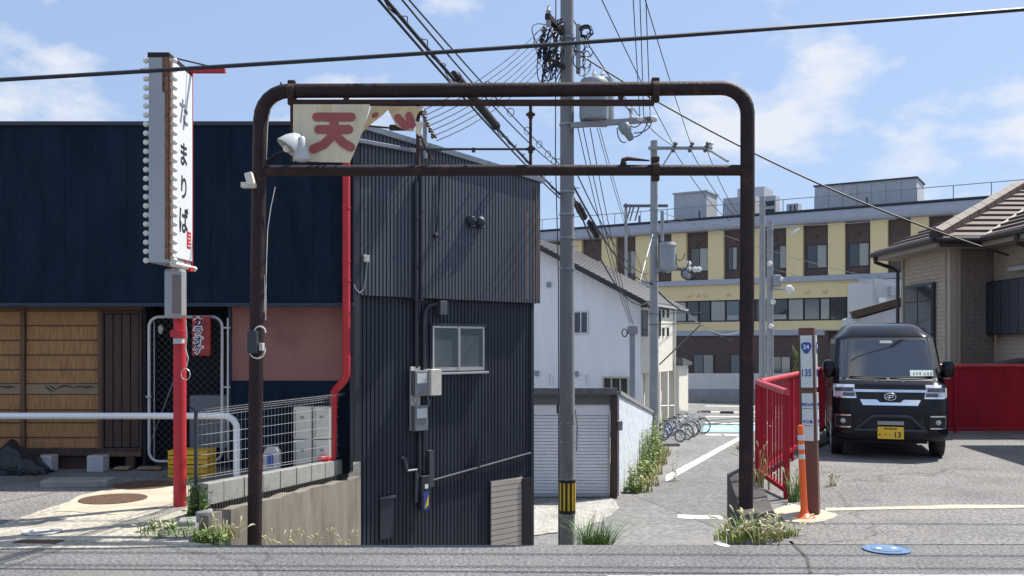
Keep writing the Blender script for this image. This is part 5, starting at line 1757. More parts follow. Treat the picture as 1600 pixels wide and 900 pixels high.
# head lamps
for s in (-1, 1):
    def sp_(a, b):
        return (min(s * a, s * b), max(s * a, s * b))
    x0, x1 = sp_(.425, .722)
    t0, t1 = sp_(.455, .722)
    hl = patch('headlamp', m_vlamp, x0, x1, .83, 1.0, .010, top0=t0, top1=t1, nu=10, nv=5)
    a, b = sp_(.43, .71)
    patch('chrome_brow', m_chrome, *sp_(.45, .722), .975, 1.012, .018, par=hl, nu=10, nv=2)
    patch('lamp_lens', m_vlens, *sp_(.47, .70), .92, .965, .015, par=hl, nu=8, nv=2)
    patch('lamp_lens', m_vlens, *sp_(.45, .60), .855, .90, .015, par=hl, nu=6, nv=2)
    patch('lamp_strip', m_chrome, *sp_(.43, .722), .828, .846, .017, par=hl, nu=10, nv=1)
    # fog lamp pod
    fg = patch('fog_pod', m_blk, *sp_(.49, .70), .43, .60, .006, nu=6, nv=4)
    patch('fog_trim', m_chrome, *sp_(.50, .70), .585, .602, .014, par=fg, nu=6, nv=1)
    patch('fog_trim', m_chrome, *sp_(.69, .705), .43, .60, .014, par=fg, nu=2, nv=4)
    patch('fog_trim', m_chrome, *sp_(.50, .70), .425, .44, .014, par=fg, nu=6, nv=1)
    p = vf(ux(s * .60, .515), .515, .0)
    MB(VM @ T(p[0], p[1] + .0, p[2]) @ Matrix.Rotation(R(90), 4, 'X')).lathe([(.034, -.01), (.034, .012), (.028, .018), (.001, .022)], n=14).build('fog_lamp', m_frost, fg, smooth=True)
    # mirror
    mr = MB(VM @ T(s * .775, .44, 1.215) @ Matrix.Scale(1, 4)).lathe([(.02, -.13), (.065, -.11), (.082, -.02), (.08, .06), (.06, .11), (.02, .13)], n=16).build('mirror', m_vpaint, van, smooth=True)
    MB(VM).tube([(s * .70, .5, 1.15), (s * .80, .45, 1.17)], .025, 8).build('mirror_stalk', m_blk, mr)
    # side glass, sill trim, handle
    for y0, y1 in ((.95, 1.55), (1.62, 2.45), (2.52, 3.15)):
        za, zb_ = 1.13, 1.56
        wa, wb_ = vt(za)[1], vt(zb_)[1]
        sh = .28 if y0 < 1 else 0
        MB(VM).hexa([(s * (wa - .02), y0 - sh, za), (s * (wa + .006), y0 - sh, za), (s * (wa + .006), y1, za), (s * (wa - .02), y1, za), (s * (wb_ - .02), y0, zb_), (s * (wb_ + .006), y0, zb_), (s * (wb_ + .006), y1, zb_), (s * (wb_ - .02), y1, zb_)]).build('side_window', m_vglass, van)
    for yy in (1.58, 2.48):
        MB(VM).box(min(s * .736, s * .7405), max(s * .736, s * .7405), yy, yy + .012, .35, 1.05).build('door_seam', m_blk, van)
    MB(VM).box(min(s * .74, s * .765), max(s * .74, s * .765), 1.3, 1.48, .92, .95).build('door_handle', m_vpaint, van, bevel=.008)
    MB(VM).box(min(s * .73, s * .752), max(s * .73, s * .752), .95, 2.3, .24, .32).build('side_skirt', m_blk, van)
    # wheels
    for yy in (.62, 3.0 - .05):
        wl = MB(VM @ T(s * .655, yy, .285) @ Matrix.Rotation(R(90), 4, 'Y')).lathe([(.19, -.08), (.27, -.078), (.284, -.06), (.286, 0), (.284, .06), (.27, .078), (.19, .08)], n=30).build('wheel', m_blk, van, smooth=True)
        MB(VM @ T(s * .738, yy, .285) @ Matrix.Rotation(R(90), 4, 'Y')).lathe([(.188, -.004), (.18, .004), (.06, .006), (.03, .012 * s), (.001, .012 * s)], n=24).build('rim', m_alu, wl, smooth=True)
        ap = [(yy + .335 * math.cos(a), max(.245, .285 + .335 * math.sin(a))) for a in [math.pi * k / 14 for k in range(15)]]
        M2 = VM @ Matrix(((0, 1, 0, 0), (1, 0, 0, 0), (0, 0, 1, 0), (0, 0, 0, 1)))
        MB(M2).prism(ap, s * .7 if s > 0 else -.7405, s * .7405 if s > 0 else -.7).build('wheel_arch', m_blk, van)
# lower bumper, bull bar, plate
patch('lower_grille', m_blk, -.42, .42, .30, .56, .005, nu=12, nv=4)
patch('bumper_lip', m_blk, -.70, .70, .26, .33, .012, nu=18, nv=2)
bb = [(-.42, -.015, .43), (-.36, -.045, .47), (-.25, -.06, .575), (-.20, -.065, .592), (.20, -.065, .592), (.25, -.06, .575), (.36, -.045, .47), (.42, -.015, .43)]
MB(VM).tube(bb, .024, 10).build('bull_bar', m_dtrim, van, smooth=True)
MB(VM).tube([(-.45, -.03, .40), (.45, -.03, .40)], .028, 10).build('lower_bar', m_dtrim, van, smooth=True)
pl = MB(VM).box(-.165, .165, -.058, -.045, .285, .45).build('number_plate', m_plate, van, bevel=.006)
MB(VM).text('13', .105, .09, .345, -.060, .002, .95, .002).build('plate_number', m_ink, pl)
for xx in (-.06, -.01):
    MB(VM).box(xx - .007, xx + .007, -.0605, -.0575, .338, .352).build('plate_dot', m_ink, pl)
mb = MB(VM)
for k in range(7):
    mb.box(-.075 + k * .022, -.075 + k * .022 + .016, -.060, -.0575, .413 + .002 * (k % 2), .437 - .003 * (k % 3))
mb.box(-.147, -.125, -.060, -.0575, .33, .337).box(-.147, -.125, -.060, -.0575, .345, .352).box(-.14, -.133, -.0605, -.0575, .322, .36)
mb.build('plate_marks', m_ink, pl)
MB(VM).box(-.165, .165, -.052, -.04, .475, .525).build('plate_bracket', m_grey, van)
MB(VM).box(-.5, .5, .3, 3.0, .2, .26).build('underbody', m_blk, van)
MB(VM).tube([(-.62, .62, .285), (.62, .62, .285)], .035, 8).build('axle', m_blk, van)
MB(VM).tube([(-.62, 2.95, .285), (.62, 2.95, .285)], .04, 8).build('axle', m_blk, van)
# ------------------------------------------------------------------ main utility pole
YU = 18.3
XU = X(886, YU)
up = thing('utility_pole', 'tall grey concrete utility pole with transformer and striped guard plate', 'utility pole', (XU, YU, LOW))
MB().tube([(XU, YU, LOW - .1), (XU, YU, 3), (XU, YU, 10.6)], [.158, .142, .125], 24).build('shaft', m_pole, up, smooth=True)
zb0, zb1 = Z(802, YU), Z(749, YU)
gp = MB().tube([(XU, YU, zb0), (XU, YU, zb1)], .168, 24).build('guard_plate', m_blk, up, smooth=True)
for k in range(12):
    a0 = 2 * math.pi * k / 12
    mb = MB()
    pts = [a0 + 2 * math.pi / 24 * q / 3 for q in range(4)]
    vs = [(XU + .1715 * math.cos(a), YU + .1715 * math.sin(a), z) for z in (zb0 + .07, zb1 - .06) for a in pts]
    mb.add(vs, [(i, i + 1, i + 5, i + 4) for i in range(3)]).build('yellow_stripe', m_yel, gp)
for py in (748, 803, 300, 335, 372, 420, 195, 60, 660, 690):
    MB().tube([(XU, YU, Z(py, YU) - .02), (XU, YU, Z(py, YU) + .02)], .165 if py > 700 else .155, 20).build('pole_band', m_grey, up, smooth=True)
for i, py in enumerate(range(250, 700, 45)):
    MB().tube([(XU, YU - .1, Z(py, YU)), (XU + (.24 if i % 2 else -.24), YU - .1, Z(py, YU))], .011, 5).build('step_bolt', m_grey, up) if i in (0, 1, 3) else None
MB().tube([(XU - .22, YU - .02, 9.8), (XU - .23, YU - .02, 5.2), (XU - .17, YU - .02, 2.8), (XU - .165, YU - .02, LOW)], .012, 5).build('earth_wire', m_cableg, up)
MB().tube([(XU + .16, YU - .08, Z(640, YU)), (XU + .2, YU - .09, Z(665, YU)), (XU + .18, YU - .09, Z(705, YU))], .016, 6).build('conduit', m_pole2, up)
# transformer and its arm
YT = 18.1
tr = MB(T(X(928, YT), YT, 0)).lathe([(.20, Z(189, YT)), (.27, Z(188, YT)), (.285, Z(183, YT)), (.285, Z(137, YT)), (.30, Z(136, YT)), (.30, Z(131, YT)), (.25, Z(125, YT)), (.08, Z(121, YT)), (.001, Z(121, YT))], n=24).build('transformer', m_trans, up, smooth=True)
for px in (915, 928, 941):
    MB(T(X(px, YT - .1), YT - .1, Z(118, YT))).lathe([(.035, -.12), (.05, -.08), (.03, -.04), (.045, 0), (.02, .05), (.012, .1)], n=10).build('bushing', m_porc, tr, smooth=True)
MB(T(X(938, 18.7), 18.7, 0)).lathe([(.27, Z(190, 18.7)), (.28, Z(186, 18.7)), (.28, Z(126, 18.7)), (.001, Z(123, 18.7))], n=20).build('transformer', m_trans, up, smooth=True)
MB().box(X(893, YT), X(950, YT), YT + .08, YT + .2, Z(195, YT), Z(191, YT)).build('platform', m_grey, up)
MB(look(P(892, 196, YT - .05), P(1018, 187, YT - .05))).box(-.05, .05, -.05, .05, 0, (P(1018, 187, YT) - P(892, 196, YT)).length).build('cross_arm', m_pole2, up)
for px, py in ((1000, 187), (1013, 187), (1020, 186)):
    MB(T(*P(px, py, YT - .05)) @ Matrix.Rotation(R(90), 4, 'Y')).lathe([(.02, -.09), (.05, -.07), (.07, 0), (.05, .07), (.02, .09)], n=12).build('insulator', m_porc if px != 1013 else m_porcb, up, smooth=True)
MB(T(*P(986, 178, YT - .05))).lathe([(.02, -.1), (.045, -.06), (.03, -.02), (.05, .02), (.03, .06), (.07, .1), (.02, .12)], n=12).build('insulator', m_porc, up, smooth=True)
MB(T(*P(979, 205, YT - .1)) @ Matrix.Rotation(R(-30), 4, 'Y')).lathe([(.05, -.2), (.07, -.17), (.08, -.05), (.11, .0), (.12, .12), (.09, .17), (.03, .2)], n=14).build('cutout_switch', m_trans, up, smooth=True)
mb = MB()
for (a, b, c) in (((978, 222), (966, 226), (964, 200)), ((985, 215), (1005, 215), (1012, 190)), ((990, 208), (1015, 208), (1018, 190)), ((986, 175), (974, 165), (960, 140)), ((982, 195), (995, 205), (1004, 188))):
    p = [P(*a, YT - .1), P(*b, YT - .15), P(*c, YT - .05)]
    pts = [p[0] * (1 - t) ** 2 + p[1] * 2 * t * (1 - t) + p[2] * t * t for t in [k / 10 for k in range(11)]]
    mb.tube(pts, .011, 5)
mb.build('jumper_lead', m_cable, up)
# top rack on the left
MB(look(P(878, 50, 18.2), P(858, 28, 17.6))).box(-.05, .05, -.05, .05, -.1, .75).build('cross_arm', m_rust, up)
MB(look(P(880, 105, 18.2), P(848, 88, 17.8))).box(-.04, .04, -.04, .04, -.1, .55).build('cross_arm', m_cable, up)
MB(T(*P(857, 25, 17.6))).lathe([(.03, -.2), (.05, -.15), (.05, .1), (.03, .12), (.015, .2)], n=10).build('insulator', m_grey, up, smooth=True)
for k, (px, py) in enumerate(((850, 50), (846, 64), (852, 78), (866, 52), (868, 75), (843, 84), (860, 95), (872, 92))):
    MB(T(*P(px, py, 17.9))).lathe([(.02, -.1), (.05, -.06), (.03, -.02), (.055, .02), (.03, .06), (.02, .1)], n=9).build('insulator', m_cable if k % 3 else m_porcb, up, smooth=True)
mb = MB()
rnd = random.Random(3)
for k in range(30):
    cx, cy = rnd.uniform(845, 876), rnd.uniform(45, 120)
    a, b = rnd.uniform(5, 13), rnd.uniform(10, 26)
    ph = rnd.uniform(0, 6)
    Y = 18.0 + rnd.uniform(-.35, .1)
    mb.tube([P(cx + a * math.cos(t + ph), cy + b * math.sin(t * 1.0 + ph * .5), Y + .08 * math.sin(t)) for t in [i * .5 for i in range(rnd.randint(7, 12))]], .012, 4)
for k in range(4):
    y0 = 40 + k * 6
    p = [P(857, y0, 17.9), P(812 + 6 * k, y0 - 14 + 14 * k, 17.5), P(845, 78 + 8 * k, 17.8)]
    mb.tube([p[0] * (1 - t) ** 2 + p[1] * 2 * t * (1 - t) + p[2] * t * t for t in [q / 10 for q in range(11)]], .009, 4)
mb.build('cable_tangle', m_cable, up, kind='stuff')
MB().box(X(900, 18), X(907, 18), 17.95, 18.05, Z(115, 18), Z(38, 18)).build('cable_riser', m_trans, up, bevel=.02)
mb = MB()
for k in range(16):
    cx, cy = rnd.uniform(905, 924), rnd.uniform(48, 112)
    a, b = rnd.uniform(4, 11), rnd.uniform(6, 18)
    if k < 6:
        cx, cy, a, b = 916 + rnd.uniform(-3, 3), 50 + rnd.uniform(-3, 3), 9 + rnd.uniform(-2, 2), 10 + rnd.uniform(-2, 2)
    mb.tube([P(cx + a * math.cos(t), cy + b * math.sin(t), 18.0 + .06 * math.sin(t + k)) for t in [i * .45 for i in range(14)]], .011, 4)
mb.build('cable_tangle', m_cable, up, kind='stuff')

# ------------------------------------------------------------------ second pole
YQ = 37.2
XQ = X(1022, YQ)
q = thing('utility_pole', 'slimmer grey concrete pole at the end of the white block wall', 'utility pole', (XQ, YQ, LOW))
MB().tube([(XQ, YQ, LOW - .1), (XQ, YQ, 4), (XQ, YQ, Z(220, YQ))], [.19, .165, .14], 18).build('shaft', m_pole2, q, smooth=True)
MB().box(X(1012, YQ), X(1111, YQ), YQ - .26, YQ - .16, Z(235.5, YQ), Z(231, YQ)).build('cross_arm', m_pole2, q)
MB().tube([P(1106, 233, YQ - .2), P(1137, 252, YQ - 3)], .05, 6).build('side_arm', m_pole2, q)
MB().tube([P(1030, 268, YQ - .2), P(1050, 236, YQ - .2)], .03, 5).build('brace', m_grey, q)
for px in (1054, 1080, 1104, 1110):
    MB(T(*P(px, 229, YQ - .2)) @ Matrix.Rotation(R(20), 4, 'Y')).lathe([(.03, -.25), (.09, -.18), (.05, -.1), (.1, -.02), (.05, .06), (.1, .14), (.03, .22)], n=10).build('insulator', m_cableg if px < 1108 else m_porc, q, smooth=True)
MB(T(X(1043, YQ - .3), YQ - .3, 0)).lathe([(.28, Z(424, YQ)), (.33, Z(422, YQ)), (.33, Z(386, YQ)), (.36, Z(385, YQ)), (.3, Z(380, YQ)), (.001, Z(379, YQ))], n=16).build('transformer', m_trans, q, smooth=True)
MB(look(P(1024, 422, YQ - .3), P(1085, 420, YQ - .3))).box(-.06, .06, -.06, .06, 0, 1.2).build('cross_arm', m_pole2, q)
for px, py in ((1076, 420), (1086, 421), (1092, 421), (1076, 412)):
    MB(T(*P(px, py, YQ - .3))).ball((0, 0, 0), .12, 8).build('insulator', m_porc, q, smooth=True)
MB(T(*P(1072, 430, YQ - .3)) @ Matrix.Rotation(R(-40), 4, 'Y')).lathe([(.08, -.25), (.15, -.1), (.15, .15), (.06, .25)], n=10).build('cutout_switch', m_trans, q, smooth=True)
mb = MB()
for cx, cy, a, b in ((1066, 405, 10, 18), (1076, 428, 12, 9), (1084, 426, 9, 10), (1062, 395, 8, 12)):
    mb.tube([P(cx + a * math.cos(t), cy + b * math.sin(t), YQ - .4) for t in [i * .4 for i in range(10)]], .02, 4)
mb.build('jumper_lead', m_cable, q)
MB().box(X(1031, YQ), X(1036, YQ), YQ - .25, YQ - .1, Z(378, YQ), Z(330, YQ)).build('cable_riser', m_trans, q, bevel=.03)
for py in (328, 363, 438, 490, 510, 548, 577, 640):
    MB().tube([(XQ, YQ, Z(py, YQ) - .03), (XQ, YQ, Z(py, YQ) + .03)], .185, 14).build('pole_band', m_grey, q)
for py in (490, 507):
    MB().tube([P(1014, py, YQ - .15), P(1095, py - 2, YQ - .3)], .02, 5).build('spar', m_cableg, q)
MB().tube([P(1030, 570, YQ - .2), P(1094, 508, YQ - .3)], .03, 5).build('strut', m_cableg, q)
# third and fourth poles beyond the fence
for px, py, Y, r, lab in ((1191, 308, 52, .19, 'plain grey pole beyond the red fence, taller of the pair'), (1203, 346, 50, .2, 'grey pole beyond the red fence carrying a small grey transformer')):
    p = thing('utility_pole', lab, 'utility pole', (X(px, Y), Y, LOW))
    MB().tube([(X(px, Y), Y, LOW - .1), (X(px, Y), Y, Z(py, Y))], [r, r * .8], 14).build('shaft', m_pole2, p, smooth=True)
    MB().tube([(X(px, Y), Y, Z(py, Y) - .5), (X(px, Y), Y, Z(py, Y) - .4)], r, 14).build('pole_band', m_grey, p)
    if px > 1195:
        MB().box(X(1206, Y), X(1218, Y), Y - .4, Y, Z(449, Y), Z(430, Y)).build('transformer', m_trans, p, bevel=.08)
        MB().tube([P(1203, 452, Y - .2), P(1240, 452, Y - .2)], .05, 5).build('cross_arm', m_pole2, p)
        MB(T(*P(1234, 452, Y - .3)) @ Matrix.Rotation(R(-40), 4, 'Y')).lathe([(.1, -.25), (.2, -.1), (.2, .15), (.06, .25)], n=10).build('cutout_switch', m_porc, p, smooth=True)
        for x_, y_ in ((1203, 412), (1220, 436), (1208, 472), (1205, 510)):
            MB(T(*P(x_, y_, Y - .3))).ball((0, 0, 0), .15, 8).build('insulator', m_porc, p, smooth=True)
        MB().tube([P(1203, 356, Y), P(1245, 354, Y)], .05, 5).build('cross_arm', m_pole2, p)
        MB(T(*P(1242, 362, Y - .1)) @ Matrix.Rotation(R(60), 4, 'Y')).lathe([(.05, -.3), (.08, 0), (.05, .3)], n=8).build('insulator', m_porc, p, smooth=True)
# far rack pole behind second pole
p = thing('utility_pole', 'distant thin pole with dark double rack crossing behind the second pole', 'utility pole', (X(978, 60), 60, LOW))
MB().tube([(X(978, 60), 60, LOW), (X(978, 60), 60, Z(318, 60))], .1, 10).build('shaft', m_pole2, p)
MB().box(X(974, 60), X(1043, 60), 59.8, 60.0, Z(324, 60), Z(320, 60)).build('cross_arm', m_cableg, p)
for px in (985, 990, 998):
    MB().tube([P(px, 324, 60), P(px - 6, 345, 60)], .05, 5).build('insulator', m_cableg, p)
# pale steel service pole before the white house
YV = 30.0
p = thing('service_pole', 'pale blue-grey square steel service pole in front of the white house', 'pole', (X(988, YV), YV, LOW))
MB().box(X(984.5, YV), X(992.5, YV), YV, YV + .17, LOW, Z(508, YV)).build('shaft', m_trans, p, bevel=.02)
MB().tube([P(976 + 4 * math.cos(t), 520 + 6 * math.sin(t), YV - .1) for t in [i * .5 for i in range(14)]], .02, 5).build('cable_coil', m_cable, p)
MB().box(X(981, YV), X(996, YV), YV - .06, YV + .2, Z(522, YV), Z(510, YV)).build('bracket', m_grey, p)


# ------------------------------------------------------------------ overhead wires
def wire(pts, r, label, group=None, m=m_cable, name='overhead_wire', cat='wire', n=6):
    o = MB().tube(pts, r, n).build(name, m, None, smooth=True)
    return tag(o, label, cat, group)


def ext(a, b, k):
    a, b = Vector(a), Vector(b)
    return a + (b - a) * k


wire(sag(P(-500, 152, 7.6), P(2100, -27, 7.6), .06, 30), .017, 'thick dark cable crossing in front of everything along the road', name='overhead_cable', cat='cable')
# wires high above the road whose shadows cross the asphalt
for i, (y, z) in enumerate(((9.1, 8.2), (9.5, 8.25), (10.9, 8.9))):
    wire(sag((-30, y + .5, z), (30, y - .4, z), .3, 40), .017, 'high wire strung along the road overhead', 'wires strung along the road')
# cable with black splice: from across the road to the pole and on down the alley
A_ = P(874, 303, 18.25)
B_ = Vector((-1.06, 8.3, 4.62))
wire(sag(ext(A_, B_, 1.5), A_, .12, 30), .019, 'black bundled cable carrying a long black splice tube to the main pole', name='overhead_cable', cat='cable')
wire(sag(ext(A_, B_, 1.5) + Vector((.02, 0, -.07)), A_ + Vector((0, 0, -.08)), .14, 30), .013, 'second black cable hanging just under the bundled cable', name='overhead_cable', cat='cable')
mb = MB()
base = sag(ext(A_, B_, 1.5), A_, .12, 160)
mb.tube([c + Vector((.035 * math.cos(k * .9), 0, .035 * math.sin(k * .9) + .02 * math.sin(k * .23) + .015)) for k, c in enumerate(base)], .006, 4)
o = mb.build('cable_lashing', m_cable)
tag(o, 'thin lashing wire twisted round the black bundled cable', 'wire')
s0, s1 = ext(A_, B_, .795) - Vector((0, 0, .06)), ext(A_, B_, .565) - Vector((0, 0, .10))
o = thing('cable_splice', 'long black splice tube on the bundled cable above the archway', 'cable splice', tuple(s1))
MB().tube([s0, s0.lerp(s1, .04), s0.lerp(s1, .96), s1], [.035, .055, .055, .035], 12).build('sleeve', m_blk, o, smooth=True)
for t in (.06, .94):
    MB().tube([s0.lerp(s1, t - .015), s0.lerp(s1, t + .015)], .06, 12).build('clamp_ring', m_dtrim, o)
A2, B2 = P(873, 255, 18.25), P(652, 0, 8.9)
wire(sag(ext(A2, B2, 1.5), A2, .10, 30), .009, 'upper thin support wire with small rings, beside the black bundled cable')
wire(sag(ext(A2, B2, 1.5) + Vector((.16, 0, -.12)), A2 + Vector((.05, 0, -.14)), .22, 30), .009, 'lower thin support wire with small rings, beside the black bundled cable')
for t in (.3, .46, .6, .72, .82, .9, .97):
    c = A2.lerp(B2, 1 - t) + Vector((.05, 0, -.12))
    MB(T(*c)).tube([(.05 * math.cos(a), 0, .06 * math.sin(a)) for a in [i * math.pi / 4 for i in range(9)]], .007, 5).build('wire_ring', m_cableg)
    tag(bpy.data.objects[-1] if False else [o for o in COL.objects if o.name.startswith('wire_ring')][-1], 'small ring hung on the thin support wires', 'ring', 'rings on the support wires')
# fan of drops to the corrugated building
for i in range(7):
    wire(sag(P(856 - 2 * i, 34 + 12 * i, 17.9), P(661 + 3.5 * i, 172 + 8 * i, 12.55), .16, 12), .007, 'thin wire fanning from the main pole to the corrugated roof', 'wires fanning to the corrugated roof')
# down the alley
C0, C1, C2 = P(892, 283, 18.4), P(1016, 442, 36.9), P(1143, 531, 52)
wire(sag(C0, C1, .5, 20), .022, 'black bundled cable running down the alley with two splice boxes', name='overhead_cable', cat='cable')
wire(sag(C1, P(1075, 490, 42), .15, 8) + sag(P(1075, 490, 42), C2, .2, 8)[1:], .035, 'dark cable running on from the second pole towards the far building', name='overhead_cable', cat='cable')
wire(sag(P(893, 300, 18.4), P(1015, 470, 36.9), .9, 20), .02, 'lower slack cable between the main and second poles', name='overhead_cable', cat='cable')
wire(sag(P(894, 255, 18.4), P(1014, 428, 36.9), .6, 20), .014, 'upper thin wire between the main and second poles')
wire(sag(P(1075, 490, 42), P(1168, 512, 44), .6, 12), .025, 'pale slack cable from the alley strut towards the archway post', m=m_pole2)
for i, (px, py, Y) in enumerate(((906, 330, 20.5), (926, 359, 23.2))):
    a, b = P(px - 6, py - 14, Y), P(px + 8, py + 12, Y + .5)
    o = thing('splice_box', ['black splice box on the alley cable, nearer the main pole', 'black splice box on the alley cable, farther from the main pole'][i], 'cable splice', tuple(b))
    MB().tube([a, a.lerp(b, .1), a.lerp(b, .9), b], [.04, .085, .085, .04], 10).build('case', m_blk, o, smooth=True)
    MB().tube([a.lerp(b, .45), a.lerp(b, .55)], .095, 10).build('band', m_dtrim, o)
for i, (a, b) in enumerate((((903, 200), (985, 505)), ((911, 200), (988, 506)), ((922, 200), (990, 507)))):
    wire(sag(P(*a, 18.3), P(*b, 30), .35, 14), .010, 'thin wire dropping from the transformer arm to the steel service pole', 'wires dropping to the steel service pole')
for i, (a, b) in enumerate((((933, 200), (1010, 440)), ((937, 200), (1013, 442)))):
    wire(sag(P(*a, 18.3), P(*b, 36.9), .3, 14), .008, 'fine wire from the transformer arm to the second pole', 'fine wires to the second pole')
# high tension lines
for i, (px, top_) in enumerate(((1053, (948, 0)), (1080, (1013, 0)), (1106, (1090, -40)))):
    a, b = P(px, 227, YQ - .2), P(*top_, 22.5)
    if i < 2:
        wire(sag(a, ext(a, b, 1.8), .25, 20), .014, 'high wire from the second pole crossarm passing over the alley', 'high wires over the alley')
for i, px in enumerate((986, 998, 1007)):
    wire([P([1000, 1006, 1016][i], 186, 18.1), P(px, -60, 13.5)], .008, 'near-vertical thin wire rising from the transformer arm insulators', 'wires rising from transformer arm')
wire(sag(P(895, 30, 18.3), P(1053, 228, YQ - .2), .4, 20), .013, 'thin wire from pole top down to the second pole crossarm')
for i, (px, e) in enumerate(((1054, (1140, 345)), (1080, (1152, 340)), (1105, (1155, 335)))):
    wire(sag(P(px, 236, YQ - .2), P(*e, 52), .3, 12), .016, 'far high wire from the second pole crossarm onwards', 'far high wires beyond the second pole')
wire(sag(P(890, 75, 18.3), P(1576, 399, 17.0), .35, 24), .018, 'long dark cable running from main pole down to the tiled house', name='overhead_cable', cat='cable')
for i, (a, b, ya, yb) in enumerate((((1030, 330), (1400, 440), 37, 48), ((1030, 345), (1400, 342), 37, 60), ((1208, 420), (1380, 440), 50, 48))):
    wire(sag(P(*a, ya), P(*b, yb), .3, 12), .012, 'faint wire crossing before the yellow building', 'faint wires before the yellow building', m=m_cableg)
wire([P(1020, 366, YQ - .2), P(1000, 440, 34)], .022, 'pale stay wire slanting down from the second pole', m=m_porc)
wire(sag(P(925, 100, 18.3), P(1000, 95, 18.3), .2, 10) + [P(1018, 75, 18.3)], .008, 'short sagging bonding wire right of the pole top') if False else None
# ------------------------------------------------------------------ bicycles
def bike(loc, rot, col, label, wr=.33, mini=False, basket=True):
    b = thing('bicycle', label, 'bicycle', loc, rot, 'bicycles parked by the white house')
    L = local(b)
    mf_ = mat('bike_paint', col, .35, var=.1)
    wb_ = 1.05 if not mini else .8
    mtyre, mrim = m_blk, m_galv
    for x in (0, wb_):
        w_ = MB(L).tube([(x + wr * math.cos(a), 0, wr + wr * math.sin(a)) for a in [i * math.pi / 12 for i in range(25)]], .022, 6).build('wheel', mtyre, b, smooth=True)
        mb = MB(L)
        mb.tube([(x + (wr - .03) * math.cos(a), 0, wr + (wr - .03) * math.sin(a)) for a in [i * math.pi / 12 for i in range(25)]], .014, 5)
        for k in range(8):
            a = k * math.pi / 8
            mb.tube([(x + (wr - .03) * math.cos(a), 0, wr + (wr - .03) * math.sin(a)), (x - (wr - .03) * math.cos(a), 0, wr - (wr - .03) * math.sin(a))], .004, 3)
        mb.build('rim', mrim, w_)
    bbx, bbz = .45 * wb_, .27
    hd = (wb_ - .18, wr + .45)
    st_ = (bbx - .17, .78)
    mb = MB(L)
    for p, q_ in (((bbx, bbz), hd), ((bbx, bbz), st_), ((bbx, bbz), (0, wr)), (st_, (0, wr)), ((bbx - .08, .5), (hd[0] + .03, hd[1] - .12))):
        mb.tube([(p[0], 0, p[1]), (q_[0], 0, q_[1])], .019, 7)
    mb.build('frame', mf_, b, smooth=True)
    MB(L).tube([(wb_, .04, wr), (hd[0] + .02, .02, hd[1] - .08), (hd[0], 0, hd[1] + .1)], .015, 6).build('fork', mrim, b)
    MB(L).tube([(hd[0] - .2, -.27, hd[1] + .2), (hd[0] - .03, -.2, hd[1] + .2), (hd[0], 0, hd[1] + .12), (hd[0] - .03, .2, hd[1] + .2), (hd[0] - .2, .27, hd[1] + .2)], .014, 6).build('handlebar', mrim, b, smooth=True)
    MB(L).hexa([(st_[0] - .14, -.09, st_[1] + .03), (st_[0] + .14, -.03, st_[1] + .04), (st_[0] + .14, .03, st_[1] + .04), (st_[0] - .14, .09, st_[1] + .03), (st_[0] - .14, -.08, st_[1] + .09), (st_[0] + .14, -.02, st_[1] + .07), (st_[0] + .14, .02, st_[1] + .07), (st_[0] - .14, .08, st_[1] + .09)]).build('saddle', m_blk, b, bevel=.015)
    MB(L).tube([(st_[0], 0, st_[1] - .1), (st_[0], 0, st_[1] + .04)], .014, 6).build('seat_post', mrim, b)
    if basket:
        mb = MB(L)
        x0 = hd[0] + .1
        for z in (hd[1] - .05, hd[1] + .06, hd[1] + .17):
            w2 = .13 + (z - hd[1] + .05) * .25
            mb.tube([(x0, -w2, z), (x0 + .28, -w2, z), (x0 + .28, w2, z), (x0, w2, z), (x0, -w2, z)], .008, 4)
        for i in range(6):
            for s in (-1, 1):
                mb.tube([(x0 + .056 * i, s * .13, hd[1] - .05), (x0 + .056 * i, s * .185, hd[1] + .17)], .006, 3)
        mb.build('basket', mrim, b)
    mb = MB(L)
    for x in (0, wb_):
        a0, a1 = (20, 190) if x == 0 else (40, 170)
        mb.tube([(x + (wr + .045) * math.cos(R(a)), 0, wr + (wr + .045) * math.sin(R(a))) for a in range(a0, a1, 15)], .02, 5)
    mb.build('mudguard', mrim, b)
    MB(L).tube([(bbx, .07, bbz - .15), (bbx, .07, bbz), (bbx, -.07, bbz), (bbx, -.07, bbz + .15)], .012, 5).build('crank', m_grey, b)
    return b


for px, py, rot, col, lab, wr, mini in ((1036, 688, -38, (.03, .06, .35), 'small blue bicycle with little wheels, first by the white wall end', .24, True),
                                        (1040, 684, -42, (.5, .5, .5), 'silver bicycle second in the parked row, beside the small blue one', .33, False),
                                        (1048, 680, -40, (.3, .22, .15), 'brown bicycle in the middle of the parked row', .33, False),
                                        (1054, 676, -44, (.6, .6, .58), 'pale silver bicycle fourth in the row beside the black one', .33, False),
                                        (1066, 675, -36, (.02, .02, .03), 'black bicycle at the outer end of the parked row, yellow chain case', .34, False)):
    x, y = lowpt(px, py)
    o = bike((x, y, LOW), R(rot), col, lab, wr, mini, not mini)
    if 'yellow' in lab:
        MB(local(o)).box(.02, .4, .05, .07, .25, .36).build('chain_case', m_yel, o)
# cycle-parking rail
o = thing('bike_rail', 'low white hoop rail standing behind the parked bicycles', 'rail', (*lowpt(1030, 672), LOW))
x, y = lowpt(1026, 672)
MB().tube([(x, y, LOW), (x, y, LOW + 1.15), (x + .9, y + .4, LOW + 1.15), (x + .9, y + .4, LOW)], .025, 6).build('hoop', m_white, o)


